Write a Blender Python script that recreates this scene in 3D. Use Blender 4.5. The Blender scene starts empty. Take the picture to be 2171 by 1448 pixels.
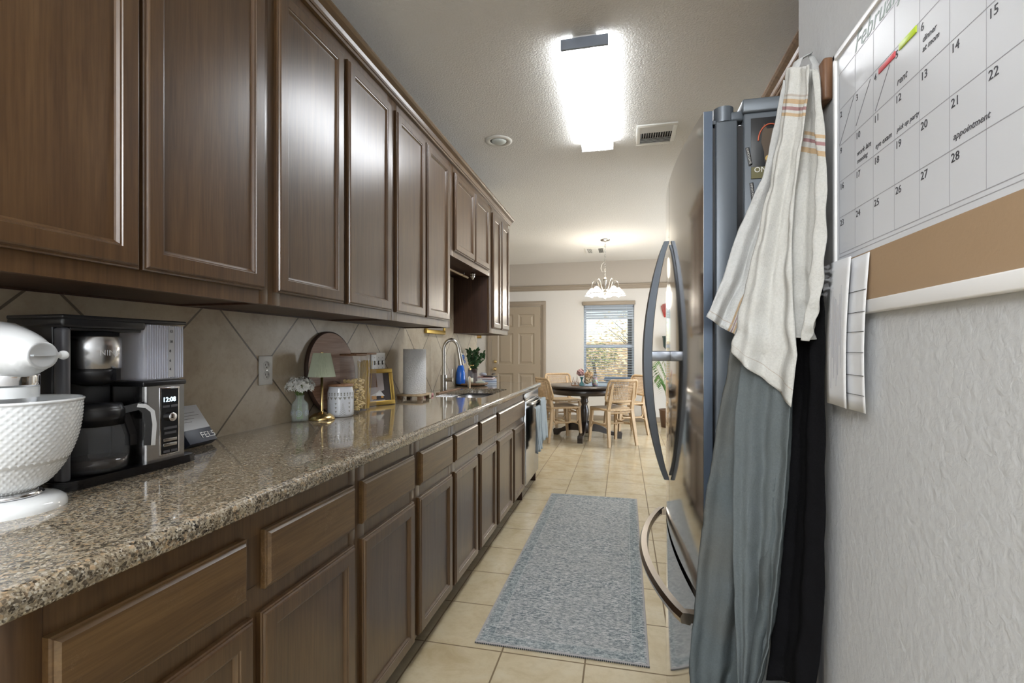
import bpy, bmesh, math, random
from mathutils import Vector, Matrix
R = math.radians
random.seed(7)
scene = bpy.context.scene
COL = scene.collection

# ---------------------------------------------------------------- camera
F_PX, CX, CY = 1030.0, 1085.5, 742.0
YAW = R(12.88)
CAM_H = 1.22
cam_d = bpy.data.cameras.new('camera')
cam_d.sensor_width = 36.0
cam_d.lens = 36.0 * F_PX / 2171.0
cam_d.shift_y = (CY - 724.0) / 2171.0
cam_d.clip_start = 0.02
cam = bpy.data.objects.new('camera', cam_d)
cam.location = (0, 0, CAM_H)
cam.rotation_euler = (R(90), 0, YAW)
COL.objects.link(cam)
scene.camera = cam

# ---------------------------------------------------------------- world, exposure
scene.view_settings.view_transform = 'Standard'
scene.view_settings.look = 'None'
scene.view_settings.exposure = 1.0
scene.view_settings.gamma = 1.0
w = bpy.data.worlds.new('world'); scene.world = w; w.use_nodes = True
wn = w.node_tree.nodes; wl = w.node_tree.links
bg = wn['Background']
sky = wn.new('ShaderNodeTexSky')
try:
    sky.sky_type = 'NISHITA'; sky.sun_disc = False
    sky.sun_elevation = R(42); sky.sun_rotation = R(200)
except Exception:
    pass
wl.new(sky.outputs[0], bg.inputs[0])
bg.inputs[1].default_value = 0.15
cy = scene.cycles
cy.use_denoising = True
cy.max_bounces = 8; cy.diffuse_bounces = 4; cy.glossy_bounces = 4
cy.transmission_bounces = 8; cy.transparent_max_bounces = 8
cy.sample_clamp_indirect = 6.0
cy.caustics_reflective = False; cy.caustics_refractive = False
cy.blur_glossy = 0.5

def lamp(kind, name, loc, rot, energy, color=(1, 1, 1), size=1, size_y=None, spread=None):
    l = bpy.data.lights.new(name, kind); l.energy = energy; l.color = color
    if kind == 'AREA':
        l.shape = 'RECTANGLE'; l.size = size; l.size_y = size_y or size
        if spread: l.spread = spread
    if kind == 'SUN': l.angle = R(1)
    if kind in ('POINT', 'SPOT'): l.shadow_soft_size = size
    o = bpy.data.objects.new(name, l); o.location = loc; o.rotation_euler = rot
    COL.objects.link(o); return o
lamp('SUN', 'sun', (0, 0, 12), (R(50), 0, R(12)), 2.4, (1, .95, .86))
# daylight through the window behind the camera, the glazed door of the dining room
lamp('AREA', 'daylight_rear_window', (-0.35, -2.84, 1.5), (R(106), 0, R(198)), 120, (.86, .93, 1), 1.3, 1.35, R(150))
lamp('AREA', 'daylight_patio_door', (2.86, 6.3, 1.15), (R(90), 0, R(90)), 60, (.86, .92, 1), 2.2, 2.0)
lamp('AREA', 'rear_ceiling_fill', (-0.5, -1.4, 2.74), (0, 0, 0), 16, (.93, .97, 1), .9, .9)  # added overhead fill behind the camera, with no fixture modelled for it
lamp('POINT', 'rear_point_fill', (-0.65, -1.1, 2.1), (0, 0, 0), 40, (.97, .98, 1), .22)  # added unseen point fill, brightens the near ceiling and cabinets from behind

# ---------------------------------------------------------------- node helpers
class NT:
    def __init__(s, name):
        s.m = bpy.data.materials.new(name); s.m.use_nodes = True
        s.t = s.m.node_tree; s.n = s.t.nodes; s.l = s.t.links
        s.b = s.n['Principled BSDF']
        s.co = s.n.new('ShaderNodeTexCoord')
    def new(s, typ, **k):
        nd = s.n.new(typ)
        for a, v in k.items(): setattr(nd, a, v)
        return nd
    def put(s, sock, v):
        if v is None: return
        if isinstance(v, bpy.types.NodeSocket): s.l.new(v, sock)
        elif isinstance(v, (tuple, list)):
            v = tuple(v)
            if len(sock.default_value) == 4 and len(v) == 3: v = v + (1,)
            sock.default_value = v
        else: sock.default_value = v
    def math(s, op, a, b=None, c=None):
        nd = s.new('ShaderNodeMath', operation=op)
        s.put(nd.inputs[0], a); s.put(nd.inputs[1], b)
        if c is not None: s.put(nd.inputs[2], c)
        return nd.outputs[0]
    def map(s, scale=(1, 1, 1), loc=(0, 0, 0), rot=(0, 0, 0), src='Object'):
        nd = s.new('ShaderNodeMapping')
        s.l.new(s.co.outputs[src], nd.inputs[0])
        nd.inputs['Scale'].default_value = scale; nd.inputs['Location'].default_value = loc
        nd.inputs['Rotation'].default_value = rot
        return nd.outputs[0]
    def noise(s, vec=None, scale=5, detail=3, rough=.55, dist=0, out=0):
        nd = s.new('ShaderNodeTexNoise')
        if vec is not None: s.l.new(vec, nd.inputs['Vector'])
        else: s.l.new(s.co.outputs['Object'], nd.inputs['Vector'])
        nd.inputs['Scale'].default_value = scale; nd.inputs['Detail'].default_value = detail
        nd.inputs['Roughness'].default_value = rough; nd.inputs['Distortion'].default_value = dist
        return nd.outputs[out]
    def voro(s, vec=None, scale=5, feature='F1', out='Distance', rnd=1):
        nd = s.new('ShaderNodeTexVoronoi', feature=feature)
        s.l.new(vec if vec is not None else s.co.outputs['Object'], nd.inputs['Vector'])
        nd.inputs['Scale'].default_value = scale; nd.inputs['Randomness'].default_value = rnd
        return nd.outputs[out]
    def ramp(s, fac, stops, interp='LINEAR'):
        nd = s.new('ShaderNodeValToRGB'); nd.color_ramp.interpolation = interp
        e = nd.color_ramp.elements
        while len(e) < len(stops): e.new(.5)
        for i, (p, c) in enumerate(stops):
            e[i].position = p
            if not isinstance(c, (tuple, list)): c = (c, c, c)
            e[i].color = tuple(c)[:3] + (1,)
        s.l.new(fac, nd.inputs[0]); return nd.outputs[0]
    def mix(s, fac, a, b, mode='MIX'):
        nd = s.new('ShaderNodeMix', data_type='RGBA', blend_type=mode)
        s.put(nd.inputs[0], fac); s.put(nd.inputs[6], a); s.put(nd.inputs[7], b)
        return nd.outputs[2]
    def bump(s, h, strength=.3, dist=.002, normal=None):
        nd = s.new('ShaderNodeBump'); nd.inputs['Strength'].default_value = strength
        nd.inputs['Distance'].default_value = dist
        s.l.new(h, nd.inputs['Height'])
        if normal is not None: s.l.new(normal, nd.inputs['Normal'])
        s.l.new(nd.outputs[0], s.b.inputs['Normal']); return nd.outputs[0]
    def set(s, **k):
        names = dict(color='Base Color', rough='Roughness', metal='Metallic', spec='Specular IOR Level',
                     coat='Coat Weight', coatr='Coat Roughness', trans='Transmission Weight', ior='IOR',
                     emit='Emission Color', es='Emission Strength', alpha='Alpha', sheen='Sheen Weight',
                     aniso='Anisotropic', sss='Subsurface Weight')
        for a, v in k.items(): s.put(s.b.inputs[names[a]], v)
        return s.m

def plain(name, color, rough=.5, metal=0, spec=.5, **k):
    t = NT(name); return t.set(color=color, rough=rough, metal=metal, spec=spec, **k)

def srgb(r, g, b):
    f = lambda c: (c / 255 / 12.92) if c / 255 <= .04045 else ((c / 255 + .055) / 1.055) ** 2.4
    return (f(r), f(g), f(b))

# ---------------------------------------------------------------- materials
def wood_mat(name, dark, mid, light, axis='z', rough=.33, gs=1.0, coat=.35, scuff=.0, seed=0.0):
    t = NT(name)
    sc = {'z': (26, 26, 1.3), 'y': (26, 1.3, 26), 'x': (1.3, 26, 26)}[axis]
    sc = tuple(c * gs for c in sc)
    info = t.new('ShaderNodeObjectInfo')
    off = t.math('MULTIPLY', info.outputs['Random'], 13.0)
    add = t.new('ShaderNodeVectorMath', operation='ADD')
    t.l.new(t.co.outputs['Object'], add.inputs[0])
    cmb = t.new('ShaderNodeCombineXYZ')
    for i in range(3): t.l.new(off, cmb.inputs[i])
    t.l.new(cmb.outputs[0], add.inputs[1])
    mp = t.new('ShaderNodeMapping'); t.l.new(add.outputs[0], mp.inputs[0]); mp.inputs['Scale'].default_value = sc
    n1 = t.noise(mp.outputs[0], 1.0, 5, .6, 1.1)
    mp2 = t.new('ShaderNodeMapping'); t.l.new(add.outputs[0], mp2.inputs[0])
    mp2.inputs['Scale'].default_value = tuple(c * 7 for c in sc)
    n2 = t.noise(mp2.outputs[0], 1.0, 2, .5)
    n3 = t.noise(add.outputs[0], 2.6, 3, .6)
    c = t.ramp(n1, [(.28, dark), (.5, mid), (.74, light)])
    c = t.mix(.3, c, t.ramp(n2, [(.35, dark), (.65, light)]))
    c = t.mix(t.ramp(n3, [(.38, 0.0), (.75, .45)]), c, dark)
    if scuff:
        sv = t.noise(t.map((9, 9, 9)), 1.0, 6, .8, 2.5)
        sv2 = t.noise(None, 5, 2)
        m = t.math('MULTIPLY', t.ramp(sv, [(.497, 0.), (.5, 1.), (.503, 0.)]), t.ramp(sv2, [(.56, 0.), (.66, scuff)]))
        c = t.mix(m, c, (.55, .42, .3))
    t.bump(n2, .12, .001)
    return t.set(color=c, rough=rough, coat=coat, coatr=.27)

M = {}
M['wood_v'] = wood_mat('dark cabinet wood upright grain', (.050, .0225, .0078), (.092, .046, .0165), (.135, .073, .029), 'z', .34, coat=.65)
M['wood_h'] = wood_mat('dark cabinet wood level grain', (.066, .032, .010), (.126, .067, .023), (.185, .106, .041), 'y', .36, coat=.5, scuff=.5)
M['wood_end'] = wood_mat('dark cabinet wood side panel', (.032, .012, .006), (.060, .025, .013), (.095, .045, .024), 'z', .5, coat=.1)
M['wood_light'] = wood_mat('right run cabinet wood', (.10, .05, .025), (.2, .115, .062), (.3, .18, .1), 'z')
M['tray_wood'] = wood_mat('brown tray wood', (.12, .06, .03), (.28, .16, .085), (.45, .3, .18), 'y', .5, coat=0)
M['board_wood'] = wood_mat('round board mango wood', (.20, .09, .05), (.38, .21, .13), (.56, .38, .27), 'y', .5, .8, coat=.05)
M['board_edge'] = plain('round board dark rim', (.05, .025, .015), .6)
M['lid_wood'] = wood_mat('acacia lid wood', (.16, .07, .03), (.32, .17, .085), (.5, .3, .17), 'y', .5, coat=0)
M['rattan'] = wood_mat('rattan wood', (.42, .28, .15), (.60, .43, .25), (.74, .56, .36), 'z', .5, coat=.05)
M['table_dark'] = wood_mat('espresso table wood', (.012, .008, .007), (.022, .014, .012), (.04, .024, .018), 'x', .28, coat=.5)
M['oak'] = wood_mat('pale oak wood', (.35, .24, .13), (.5, .37, .22), (.65, .5, .33), 'z', .5, coat=0)
M['hook_wood'] = wood_mat('walnut hook wood', (.10, .045, .02), (.2, .1, .05), (.3, .16, .09), 'z', .5, coat=0)

def granite():
    t = NT('speckled granite')
    v = t.map((1, 1, 1))
    a = t.voro(v, 190, out='Color'); sep = t.new('ShaderNodeSeparateColor'); t.l.new(a, sep.inputs[0])
    b = t.voro(v, 380, out='Color'); sep2 = t.new('ShaderNodeSeparateColor'); t.l.new(b, sep2.inputs[0])
    c1 = t.ramp(sep.outputs[0], [(0, (.014, .013, .012)), (.17, (.07, .055, .042)), (.36, (.25, .20, .135)),
                                 (.62, (.40, .34, .245)), (.82, (.46, .32, .19)), (.93, (.56, .52, .44))], 'CONSTANT')
    c2 = t.ramp(sep2.outputs[0], [(0, (.02, .018, .017)), (.25, (.19, .155, .11)), (.5, (.36, .31, .23)), (.82, (.54, .49, .41))], 'CONSTANT')
    n = t.noise(v, 60, 3)
    c = t.mix(t.ramp(n, [(.4, .15), (.6, .85)]), c1, c2)
    big = t.noise(v, 9, 2)
    c = t.mix(t.ramp(big, [(.35, 0.), (.7, .3)]), c, (.24, .18, .11))
    return t.set(color=c, rough=.09, spec=.6, coat=.4, coatr=.04)
M['granite'] = granite()

def floor_tile():
    t = NT('beige floor tile')
    P = .333
    mp = t.map((1 / P, 1 / P, 1), (-.188 / P, -1.905 / P, 0))
    br = t.new('ShaderNodeTexBrick'); br.offset = 0; br.squash = 1
    t.l.new(mp, br.inputs['Vector'])
    for k, v in (('Scale', 1.0), ('Mortar Size', .0105), ('Mortar Smooth', .15), ('Brick Width', 1.0), ('Row Height', 1.0), ('Bias', 0.0)):
        br.inputs[k].default_value = v
    br.inputs['Color1'].default_value = (.64, .54, .36, 1); br.inputs['Color2'].default_value = (.57, .47, .30, 1)
    n = t.noise(None, 5, 6, .65, .6); n2 = t.noise(None, 28, 4, .6)
    c = t.mix(.55, br.outputs['Color'], t.ramp(n, [(.3, (.45, .35, .20)), (.5, (.64, .55, .38)), (.72, (.70, .65, .50))]))
    c = t.mix(t.ramp(n2, [(.45, 0.), (.8, .35)]), c, (.42, .33, .2))
    c = t.mix(br.outputs['Fac'], c, (.22, .16, .09))
    inv = t.math('SUBTRACT', 1.0, br.outputs['Fac'])
    h = t.math('ADD', t.math('MULTIPLY', n2, .12), inv)
    t.bump(h, .5, .002)
    rr = t.math('ADD', t.math('MULTIPLY', br.outputs['Fac'], .5), .2)
    return t.set(color=c, rough=rr, spec=.4)
M['floor'] = floor_tile()

def backsplash():
    t = NT('diagonal backsplash tile')
    P = .5
    sp = t.new('ShaderNodeSeparateXYZ'); t.l.new(t.co.outputs['Object'], sp.inputs[0])
    y, z = sp.outputs[1], sp.outputs[2]
    u = t.math('DIVIDE', t.math('SUBTRACT', t.math('ADD', y, z), 3.3075), P)
    v = t.math('DIVIDE', t.math('SUBTRACT', t.math('SUBTRACT', y, z), .507), P)
    cmb = t.new('ShaderNodeCombineXYZ'); t.l.new(u, cmb.inputs[0]); t.l.new(v, cmb.inputs[1])
    br = t.new('ShaderNodeTexBrick'); br.offset = 0; br.squash = 1
    t.l.new(cmb.outputs[0], br.inputs['Vector'])
    for k, vv in (('Scale', 1.0), ('Mortar Size', .0105), ('Mortar Smooth', .3), ('Brick Width', 1.0), ('Row Height', 1.0), ('Bias', 0.0)):
        br.inputs[k].default_value = vv
    br.inputs['Color1'].default_value = (.52, .43, .31, 1); br.inputs['Color2'].default_value = (.45, .37, .26, 1)
    n = t.noise(None, 7, 6, .65, .5); n2 = t.noise(None, 40, 4, .6)
    c = t.mix(.55, br.outputs['Color'], t.ramp(n, [(.32, (.36, .27, .18)), (.5, (.52, .44, .32)), (.7, (.62, .55, .43))]))
    c = t.mix(t.ramp(n2, [(.5, 0.), (.8, .4)]), c, (.33, .22, .13))
    c = t.mix(br.outputs['Fac'], c, (.16, .125, .09))
    inv = t.math('SUBTRACT', 1.0, br.outputs['Fac'])
    t.bump(t.math('ADD', t.math('MULTIPLY', n2, .1), inv), .6, .003)
    return t.set(color=c, rough=.3, spec=.45)
M['backsplash'] = backsplash()

def textured(name, col, scale, strength, dist=.004, rough=.85, kind='knock'):
    t = NT(name)
    n = t.noise(None, scale, 3, .55, .4)
    r = t.ramp(n, [(.42, 0.), (.56, 1.)]) if kind == 'knock' else n
    t.bump(r, strength, dist)
    return t.set(color=col, rough=rough, spec=.25)
M['ceiling'] = textured('knockdown ceiling paint', (.82, .80, .76), 95, .75, .007, kind='soft')
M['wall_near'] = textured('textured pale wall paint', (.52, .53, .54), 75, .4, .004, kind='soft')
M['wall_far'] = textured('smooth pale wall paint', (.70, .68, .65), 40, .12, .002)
M['wall_band'] = textured('upper wall beige paint', (.52, .475, .42), 40, .12, .002)
M['taupe'] = plain('taupe trim paint', (.33, .275, .215), .45)
M['door_taupe'] = plain('taupe door paint', (.40, .335, .255), .4)
M['white'] = plain('white gloss paint', (.8, .8, .8), .35)
M['white_plastic'] = plain('white plastic', (.75, .75, .73), .3)
M['white_enamel'] = plain('white enamel', (.80, .82, .83), .12, coat=.6)
M['cap_grey'] = plain('blue grey painted end cap', (.27, .31, .38), .4)
M['black'] = plain('black plastic', (.012, .012, .014), .32)
M['black_gloss'] = plain('gloss black plastic', (.008, .008, .01), .1)
M['dark_slot'] = plain('dark slot', (.02, .02, .02), .8)
M['brass'] = plain('brushed brass', (.72, .53, .24), .25, 1)
M['gold'] = plain('gold frame', (.62, .42, .11), .35, .85)
M['chrome'] = plain('chrome', (.8, .8, .82), .1, 1)
M['nickel'] = plain('brushed nickel', (.50, .48, .45), .26, 1)
M['steel'] = plain('brushed steel', (.55, .55, .56), .22, 1, aniso=.5)
M['sink_steel'] = plain('satin sink steel', (.62, .62, .63), .36, 1)
M['fridge_front'] = plain('black stainless door skin', (.60, .58, .56), .09, 1)
M['fridge_side'] = plain('blue grey painted steel', (.105, .122, .142), .35, .3)
M['fridge_edge'] = plain('blue steel door edge', (.085, .11, .15), .3, .5)
M['fridge_handle'] = plain('dark charcoal metal', (.055, .062, .072), .32, .6)
M['drawer_handle'] = plain('satin stainless handle', (.42, .38, .35), .22, 1)
M['glass'] = plain('clear glass', (1, 1, 1), .02, trans=1.0, ior=1.45)
M['glass_thin'] = plain('thin clear acrylic', (.90, .93, 1.0), .05, alpha=.07, spec=1.0)
M['glass_tank'] = plain('ribbed tank acrylic', (.80, .82, .95), .12, alpha=.34, spec=1.0)
M['window_glass'] = plain('window pane glass', (.9, .95, 1), .02, alpha=.08, spec=.8)
M['vase_glass'] = plain('pale green vase glass', (.75, .86, .82), .05, alpha=.26, spec=1.0)
M['water'] = plain('water', (.85, .90, 1), .02, alpha=.16)
M['cork'] = textured('cork', (.36, .25, .155), 190, .3, .001, kind='soft')
M['cord'] = plain('black cord', (.01, .01, .01), .5)
M['blind'] = plain('blue white blind slat', (.50, .57, .66), .4)
M['vent'] = plain('vent white enamel', (.78, .77, .72), .4)

# ---------------------------------------------------------------- mesh helpers
class MB:
    """collects shapes; build() links them as ONE mesh object"""
    def __init__(s): s.v = []; s.f = []; s.sm = []; s.uv = []
    def add(s, vs, fs, mat=None, smooth=False, uvs=None):
        b = len(s.v)
        for p in vs:
            p = Vector(p)
            s.v.append(tuple(mat @ p) if mat is not None else tuple(p))
        for i, f in enumerate(fs):
            s.f.append(tuple(b + k for k in f)); s.sm.append(smooth)
            s.uv.append([uvs[k] for k in f] if uvs else None)
        return s
    def box(s, x0, x1, y0, y1, z0, z1, mat=None, bev=0, seg=2):
        if x0 > x1: x0, x1 = x1, x0
        if y0 > y1: y0, y1 = y1, y0
        if z0 > z1: z0, z1 = z1, z0
        if bev <= 0:
            vs = [(x, y, z) for z in (z0, z1) for y in (y0, y1) for x in (x0, x1)]
            fs = [(0, 2, 3, 1), (4, 5, 7, 6), (0, 1, 5, 4), (2, 6, 7, 3), (0, 4, 6, 2), (1, 3, 7, 5)]
            return s.add(vs, fs, mat)
        bm = bmesh.new(); bmesh.ops.create_cube(bm, size=1)
        for v in bm.verts:
            v.co = ((x0 + x1) / 2 + v.co.x * (x1 - x0), (y0 + y1) / 2 + v.co.y * (y1 - y0), (z0 + z1) / 2 + v.co.z * (z1 - z0))
        bev = min(bev, .49 * min(x1 - x0, y1 - y0, z1 - z0))
        bmesh.ops.bevel(bm, geom=bm.edges[:], offset=bev, segments=seg, profile=.5, affect='EDGES')
        bm.verts.index_update()
        s.add([v.co[:] for v in bm.verts], [[v.index for v in f.verts] for f in bm.faces], mat, True)
        bm.free(); return s
    def cyl(s, c, r, h, n=24, axis='z', r2=None, mat=None, smooth=True, cap=True):
        r2 = r if r2 is None else r2
        vs = []
        for k, (rr, t) in enumerate(((r, 0), (r2, h))):
            for i in range(n):
                a = 2 * math.pi * i / n; p, q = rr * math.cos(a), rr * math.sin(a)
                vs.append({'z': (p, q, t), 'x': (t, p, q), 'y': (q, t, p)}[axis])
        vs = [(c[0] + a, c[1] + b, c[2] + d) for a, b, d in vs]
        fs = [(i, (i + 1) % n, n + (i + 1) % n, n + i) for i in range(n)]
        s.add(vs, fs, mat, smooth)
        if cap:
            s.add(vs, [tuple(range(n - 1, -1, -1)), tuple(range(n, 2 * n))], mat, False)
        return s
    def lathe(s, prof, c=(0, 0, 0), n=32, axis='z', mat=None, smooth=True, rf=None, a0=0, a1=2 * math.pi):
        full = abs(a1 - a0 - 2 * math.pi) < 1e-6
        m = n if full else n + 1
        vs = []
        for j, (r, t) in enumerate(prof):
            for i in range(m):
                a = a0 + (a1 - a0) * i / n
                rr = r + (rf(a, t, j) if rf else 0)
                p, q = rr * math.cos(a), rr * math.sin(a)
                x = {'z': (p, q, t), 'x': (t, p, q), 'y': (q, t, p)}[axis]
                vs.append((x[0] + c[0], x[1] + c[1], x[2] + c[2]))
        fs = []
        for j in range(len(prof) - 1):
            for i in range(n):
                i2 = (i + 1) % m
                fs.append((j * m + i, j * m + i2, (j + 1) * m + i2, (j + 1) * m + i))
        return s.add(vs, fs, mat, smooth)
    def tube(s, pts, r, n=10, closed=False, mat=None, smooth=True, flat=None):
        pts = [Vector(p) for p in pts]; m = len(pts)
        rs = r if isinstance(r, (list, tuple)) else [r] * m
        vs = []; up = None
        for i, p in enumerate(pts):
            a = pts[(i - 1) % m] if (closed or i > 0) else p
            b = pts[(i + 1) % m] if (closed or i < m - 1) else p
            t = (b - a)
            if t.length < 1e-9: t = Vector((0, 0, 1))
            t.normalize()
            if up is None:
                up = Vector((0, 0, 1)) if abs(t.z) < .9 else Vector((1, 0, 0))
            u = (up - t * up.dot(t))
            if u.length < 1e-6: u = t.orthogonal()
            u.normalize(); up = u; v = t.cross(u)
            ru, rv = (rs[i], rs[i]) if flat is None else (rs[i] * flat[0], rs[i] * flat[1])
            for k in range(n):
                an = 2 * math.pi * (k + (.5 if n == 4 else 0)) / n
                vs.append(p + u * math.cos(an) * ru + v * math.sin(an) * rv)
        fs = []
        for i in range(m if closed else m - 1):
            i2 = (i + 1) % m
            for k in range(n):
                k2 = (k + 1) % n
                fs.append((i * n + k, i * n + k2, i2 * n + k2, i2 * n + k))
        s.add(vs, fs, mat, smooth and n > 4)
        if not closed:
            s.add(vs, [tuple(range(n - 1, -1, -1)), tuple((m - 1) * n + k for k in range(n))], mat, False)
        return s
    def prism(s, poly, t0, t1, axis='y', mat=None, smooth=False):
        """poly = 2D outline; axis y: (x,z); axis x: (y,z); axis z: (x,y)"""
        n = len(poly); vs = []
        for t in (t0, t1):
            for a, b in poly:
                vs.append({'y': (a, t, b), 'x': (t, a, b), 'z': (a, b, t)}[axis])
        fs = [(i, (i + 1) % n, n + (i + 1) % n, n + i) for i in range(n)]
        s.add(vs, fs, mat, smooth)
        s.add(vs, [tuple(range(n - 1, -1, -1)), tuple(range(n, 2 * n))], mat, False)
        return s
    def sphere(s, c, r, sc=(1, 1, 1), n=16, m=10, mat=None):
        prof = [(max(1e-5, math.sin(math.pi * j / m)) * r, -math.cos(math.pi * j / m) * r) for j in range(m + 1)]
        vs = []
        for rr, t in prof:
            for i in range(n):
                a = 2 * math.pi * i / n
                vs.append((c[0] + rr * math.cos(a) * sc[0], c[1] + rr * math.sin(a) * sc[1], c[2] + t * sc[2]))
        fs = [(j * n + i, j * n + (i + 1) % n, (j + 1) * n + (i + 1) % n, (j + 1) * n + i) for j in range(m) for i in range(n)]
        return s.add(vs, fs, mat, True)
    def rings(s, rg, y0, y1, z0, z1, x, cap=True, sx=1):
        """stack of rectangular loops on a +x face; rg = [(inset, dx), ...]"""
        vs = []
        for ins, dx in rg:
            X = x + dx * sx
            vs += [(X, y0 + ins, z0 + ins), (X, y1 - ins, z0 + ins), (X, y1 - ins, z1 - ins), (X, y0 + ins, z1 - ins)]
        fs = []
        for j in range(len(rg) - 1):
            for i in range(4):
                i2 = (i + 1) % 4
                fs.append((j * 4 + i, j * 4 + i2, (j + 1) * 4 + i2, (j + 1) * 4 + i))
        if cap: k = (len(rg) - 1) * 4; fs.append((k, k + 1, k + 2, k + 3))
        return s.add(vs, fs)
    def shift(s, dx, dy, dz):
        s.v = [(a + dx, b + dy, c + dz) for a, b, c in s.v]; return s
    def build(s, name, m, parent=None, loc=None, rot=None):
        me = bpy.data.meshes.new(name)
        me.from_pydata(s.v, [], s.f)
        me.polygons.foreach_set('use_smooth', s.sm)
        if any(u is not None for u in s.uv):
            lay = me.uv_layers.new(name='UVMap'); li = 0
            for f, u in zip(s.f, s.uv):
                for k in range(len(f)):
                    lay.data[li].uv = u[k] if u else (0, 0); li += 1
        me.validate()
        bm = bmesh.new(); bm.from_mesh(me)
        if not any(u is not None for u in s.uv):
            bmesh.ops.recalc_face_normals(bm, faces=bm.faces)
        bm.to_mesh(me); bm.free()
        o = bpy.data.objects.new(name, me)
        me.materials.append(M[m] if isinstance(m, str) else m)
        if parent is not None: o.parent = parent
        if loc is not None: o.location = loc
        if rot is not None: o.rotation_euler = rot
        COL.objects.link(o); return o

def tag(o, label=None, cat=None, group=None, kind=None):
    if label: o['label'] = label
    if cat: o['category'] = cat
    if group: o['group'] = group
    if kind: o['kind'] = kind
    return o
def thing(name, label, cat, loc=(0, 0, 0), rz=0, group=None, rot=None):
    o = bpy.data.objects.new(name, None); o.empty_display_size = .05
    o.location = loc; o.rotation_euler = rot if rot else (0, 0, rz)
    COL.objects.link(o); return tag(o, label, cat, group)
def struct(name, mb, m, label=None):
    o = mb.build(name, m); o['kind'] = 'structure'
    if label: o['label'] = label
    return o
def copy_tree(o, parent=None):
    c = o.copy(); COL.objects.link(c)
    if parent is not None: c.parent = parent
    for ch in list(o.children): copy_tree(ch, c)
    return c

_tc = {}
def text_geo(txt, size, ext=.0004, shear=0):
    k = (txt, size, ext, shear)
    if k in _tc: return _tc[k]
    cu = bpy.data.curves.new('txt', 'FONT'); cu.body = txt; cu.size = size; cu.extrude = ext
    cu.resolution_u = 2; cu.shear = shear
    o = bpy.data.objects.new('txt', cu); COL.objects.link(o)
    bpy.context.view_layer.update()
    dg = bpy.context.evaluated_depsgraph_get()
    me = bpy.data.meshes.new_from_object(o.evaluated_get(dg))
    r = ([v.co[:] for v in me.vertices], [tuple(p.vertices) for p in me.polygons])
    bpy.data.objects.remove(o); bpy.data.meshes.remove(me); bpy.data.curves.remove(cu)
    _tc[k] = r; return r
def frame_mat(o, right, up):
    """matrix taking text plane (x right, y up) into the world"""
    r = Vector(right).normalized(); u = Vector(up).normalized(); n = r.cross(u)
    m = Matrix((r, u, n)).transposed().to_4x4(); m.translation = Vector(o); return m
def add_text(mb, txt, size, o, right, up, shear=0, ext=.0004):
    v, f = text_geo(txt, size, ext, shear); mb.add(v, f, frame_mat(o, right, up)); return mb

# pixel helpers used only to read places off the plan
CT, ST = math.cos(YAW), math.sin(YAW)
def at(px, py, d):
    """point at depth d along the view"""
    u = (px - CX) / F_PX * d
    return Vector((u * CT - d * ST, u * ST + d * CT, CAM_H + (CY - py) / F_PX * d))

# ================================================================ THE SETTING
WL = -1.397          # left kitchen wall
WR = .371            # right near wall
WK = 1.04            # right kitchen wall behind the fridge
YF = 8.55            # far dining wall
CZ = 2.76            # ceiling
struct('floor', MB().box(-3.4, 3.0, -3.1, 8.8, -.12, 0), 'floor')
struct('ceiling', MB().box(-3.4, 3.0, -3.1, 8.8, CZ, CZ + .15), 'ceiling')
struct('wall_left', MB().box(WL - .12, WL, -3.0, 4.545, 0, CZ), 'wall_near')
struct('wall_left_dining', MB().box(-3.4, -3.28, -3.0, YF, 0, CZ), 'wall_far')
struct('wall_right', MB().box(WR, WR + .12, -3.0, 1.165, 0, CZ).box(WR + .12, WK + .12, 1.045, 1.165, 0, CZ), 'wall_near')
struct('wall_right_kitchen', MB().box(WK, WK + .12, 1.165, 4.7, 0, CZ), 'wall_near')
# right dining wall with the patio door opening Y 5.2..7.4
struct('wall_right_dining', MB().box(2.7, 2.82, -3, 5.2, 0, CZ).box(2.7, 2.82, 7.4, YF, 0, CZ).box(2.7, 2.82, 5.2, 7.4, 2.1, CZ), 'wall_far')
struct('wall_front_hall', MB().box(WK + .12, 2.7, -3, -2.88, 0, CZ), 'wall_far')
WX0, WX1, WZ0, WZ1 = -.672, .186, .62, 2.0
struct('wall_far', MB().box(-3.3, WX0, YF, YF + .12, 0, 2.31).box(WX1, 2.82, YF, YF + .12, 0, 2.31)
       .box(WX0, WX1, YF, YF + .12, 0, WZ0).box(WX0, WX1, YF, YF + .12, WZ1, 2.31), 'wall_far')
struct('wall_far_band', MB().box(-3.3, 2.82, YF, YF + .12, 2.31, CZ), 'wall_band')
struct('wall_back', MB().box(WL - .1, -1.25, -3.0, -2.88, 0, CZ).box(.25, WR + .1, -3.0, -2.88, 0, CZ)
       .box(-1.25, .25, -3.0, -2.88, 0, .85).box(-1.25, .25, -3.0, -2.88, 2.25, CZ).box(-3.3, WL - .1, -3, -2.88, 0, CZ), 'wall_near')
# far wall moulding: stepped profile
mo = [(0, 2.270), (.012, 2.270), (.014, 2.285), (.022, 2.292), (.024, 2.325), (.036, 2.332), (.04, 2.348), (.03, 2.356), (0, 2.356)]
struct('trim_1', MB().prism([(YF - a, b) for a, b in mo], -3.28, 2.7, 'x'), 'taupe', 'taupe stepped moulding along the far wall')
def base(name, x0, x1, y0, y1): struct(name, MB().box(x0, x1, y0, y1, 0, .085, bev=.003), 'taupe')
base('baseboard_far', -1.34, 2.69, YF - .014, YF)
base('baseboard_far_left', -3.28, -2.44, YF - .014, YF)
base('baseboard_right', WR - .012, WR, -2.88, 1.165)
base('baseboard_right_dining', 2.686, 2.7, -2.88, 5.2)

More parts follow.
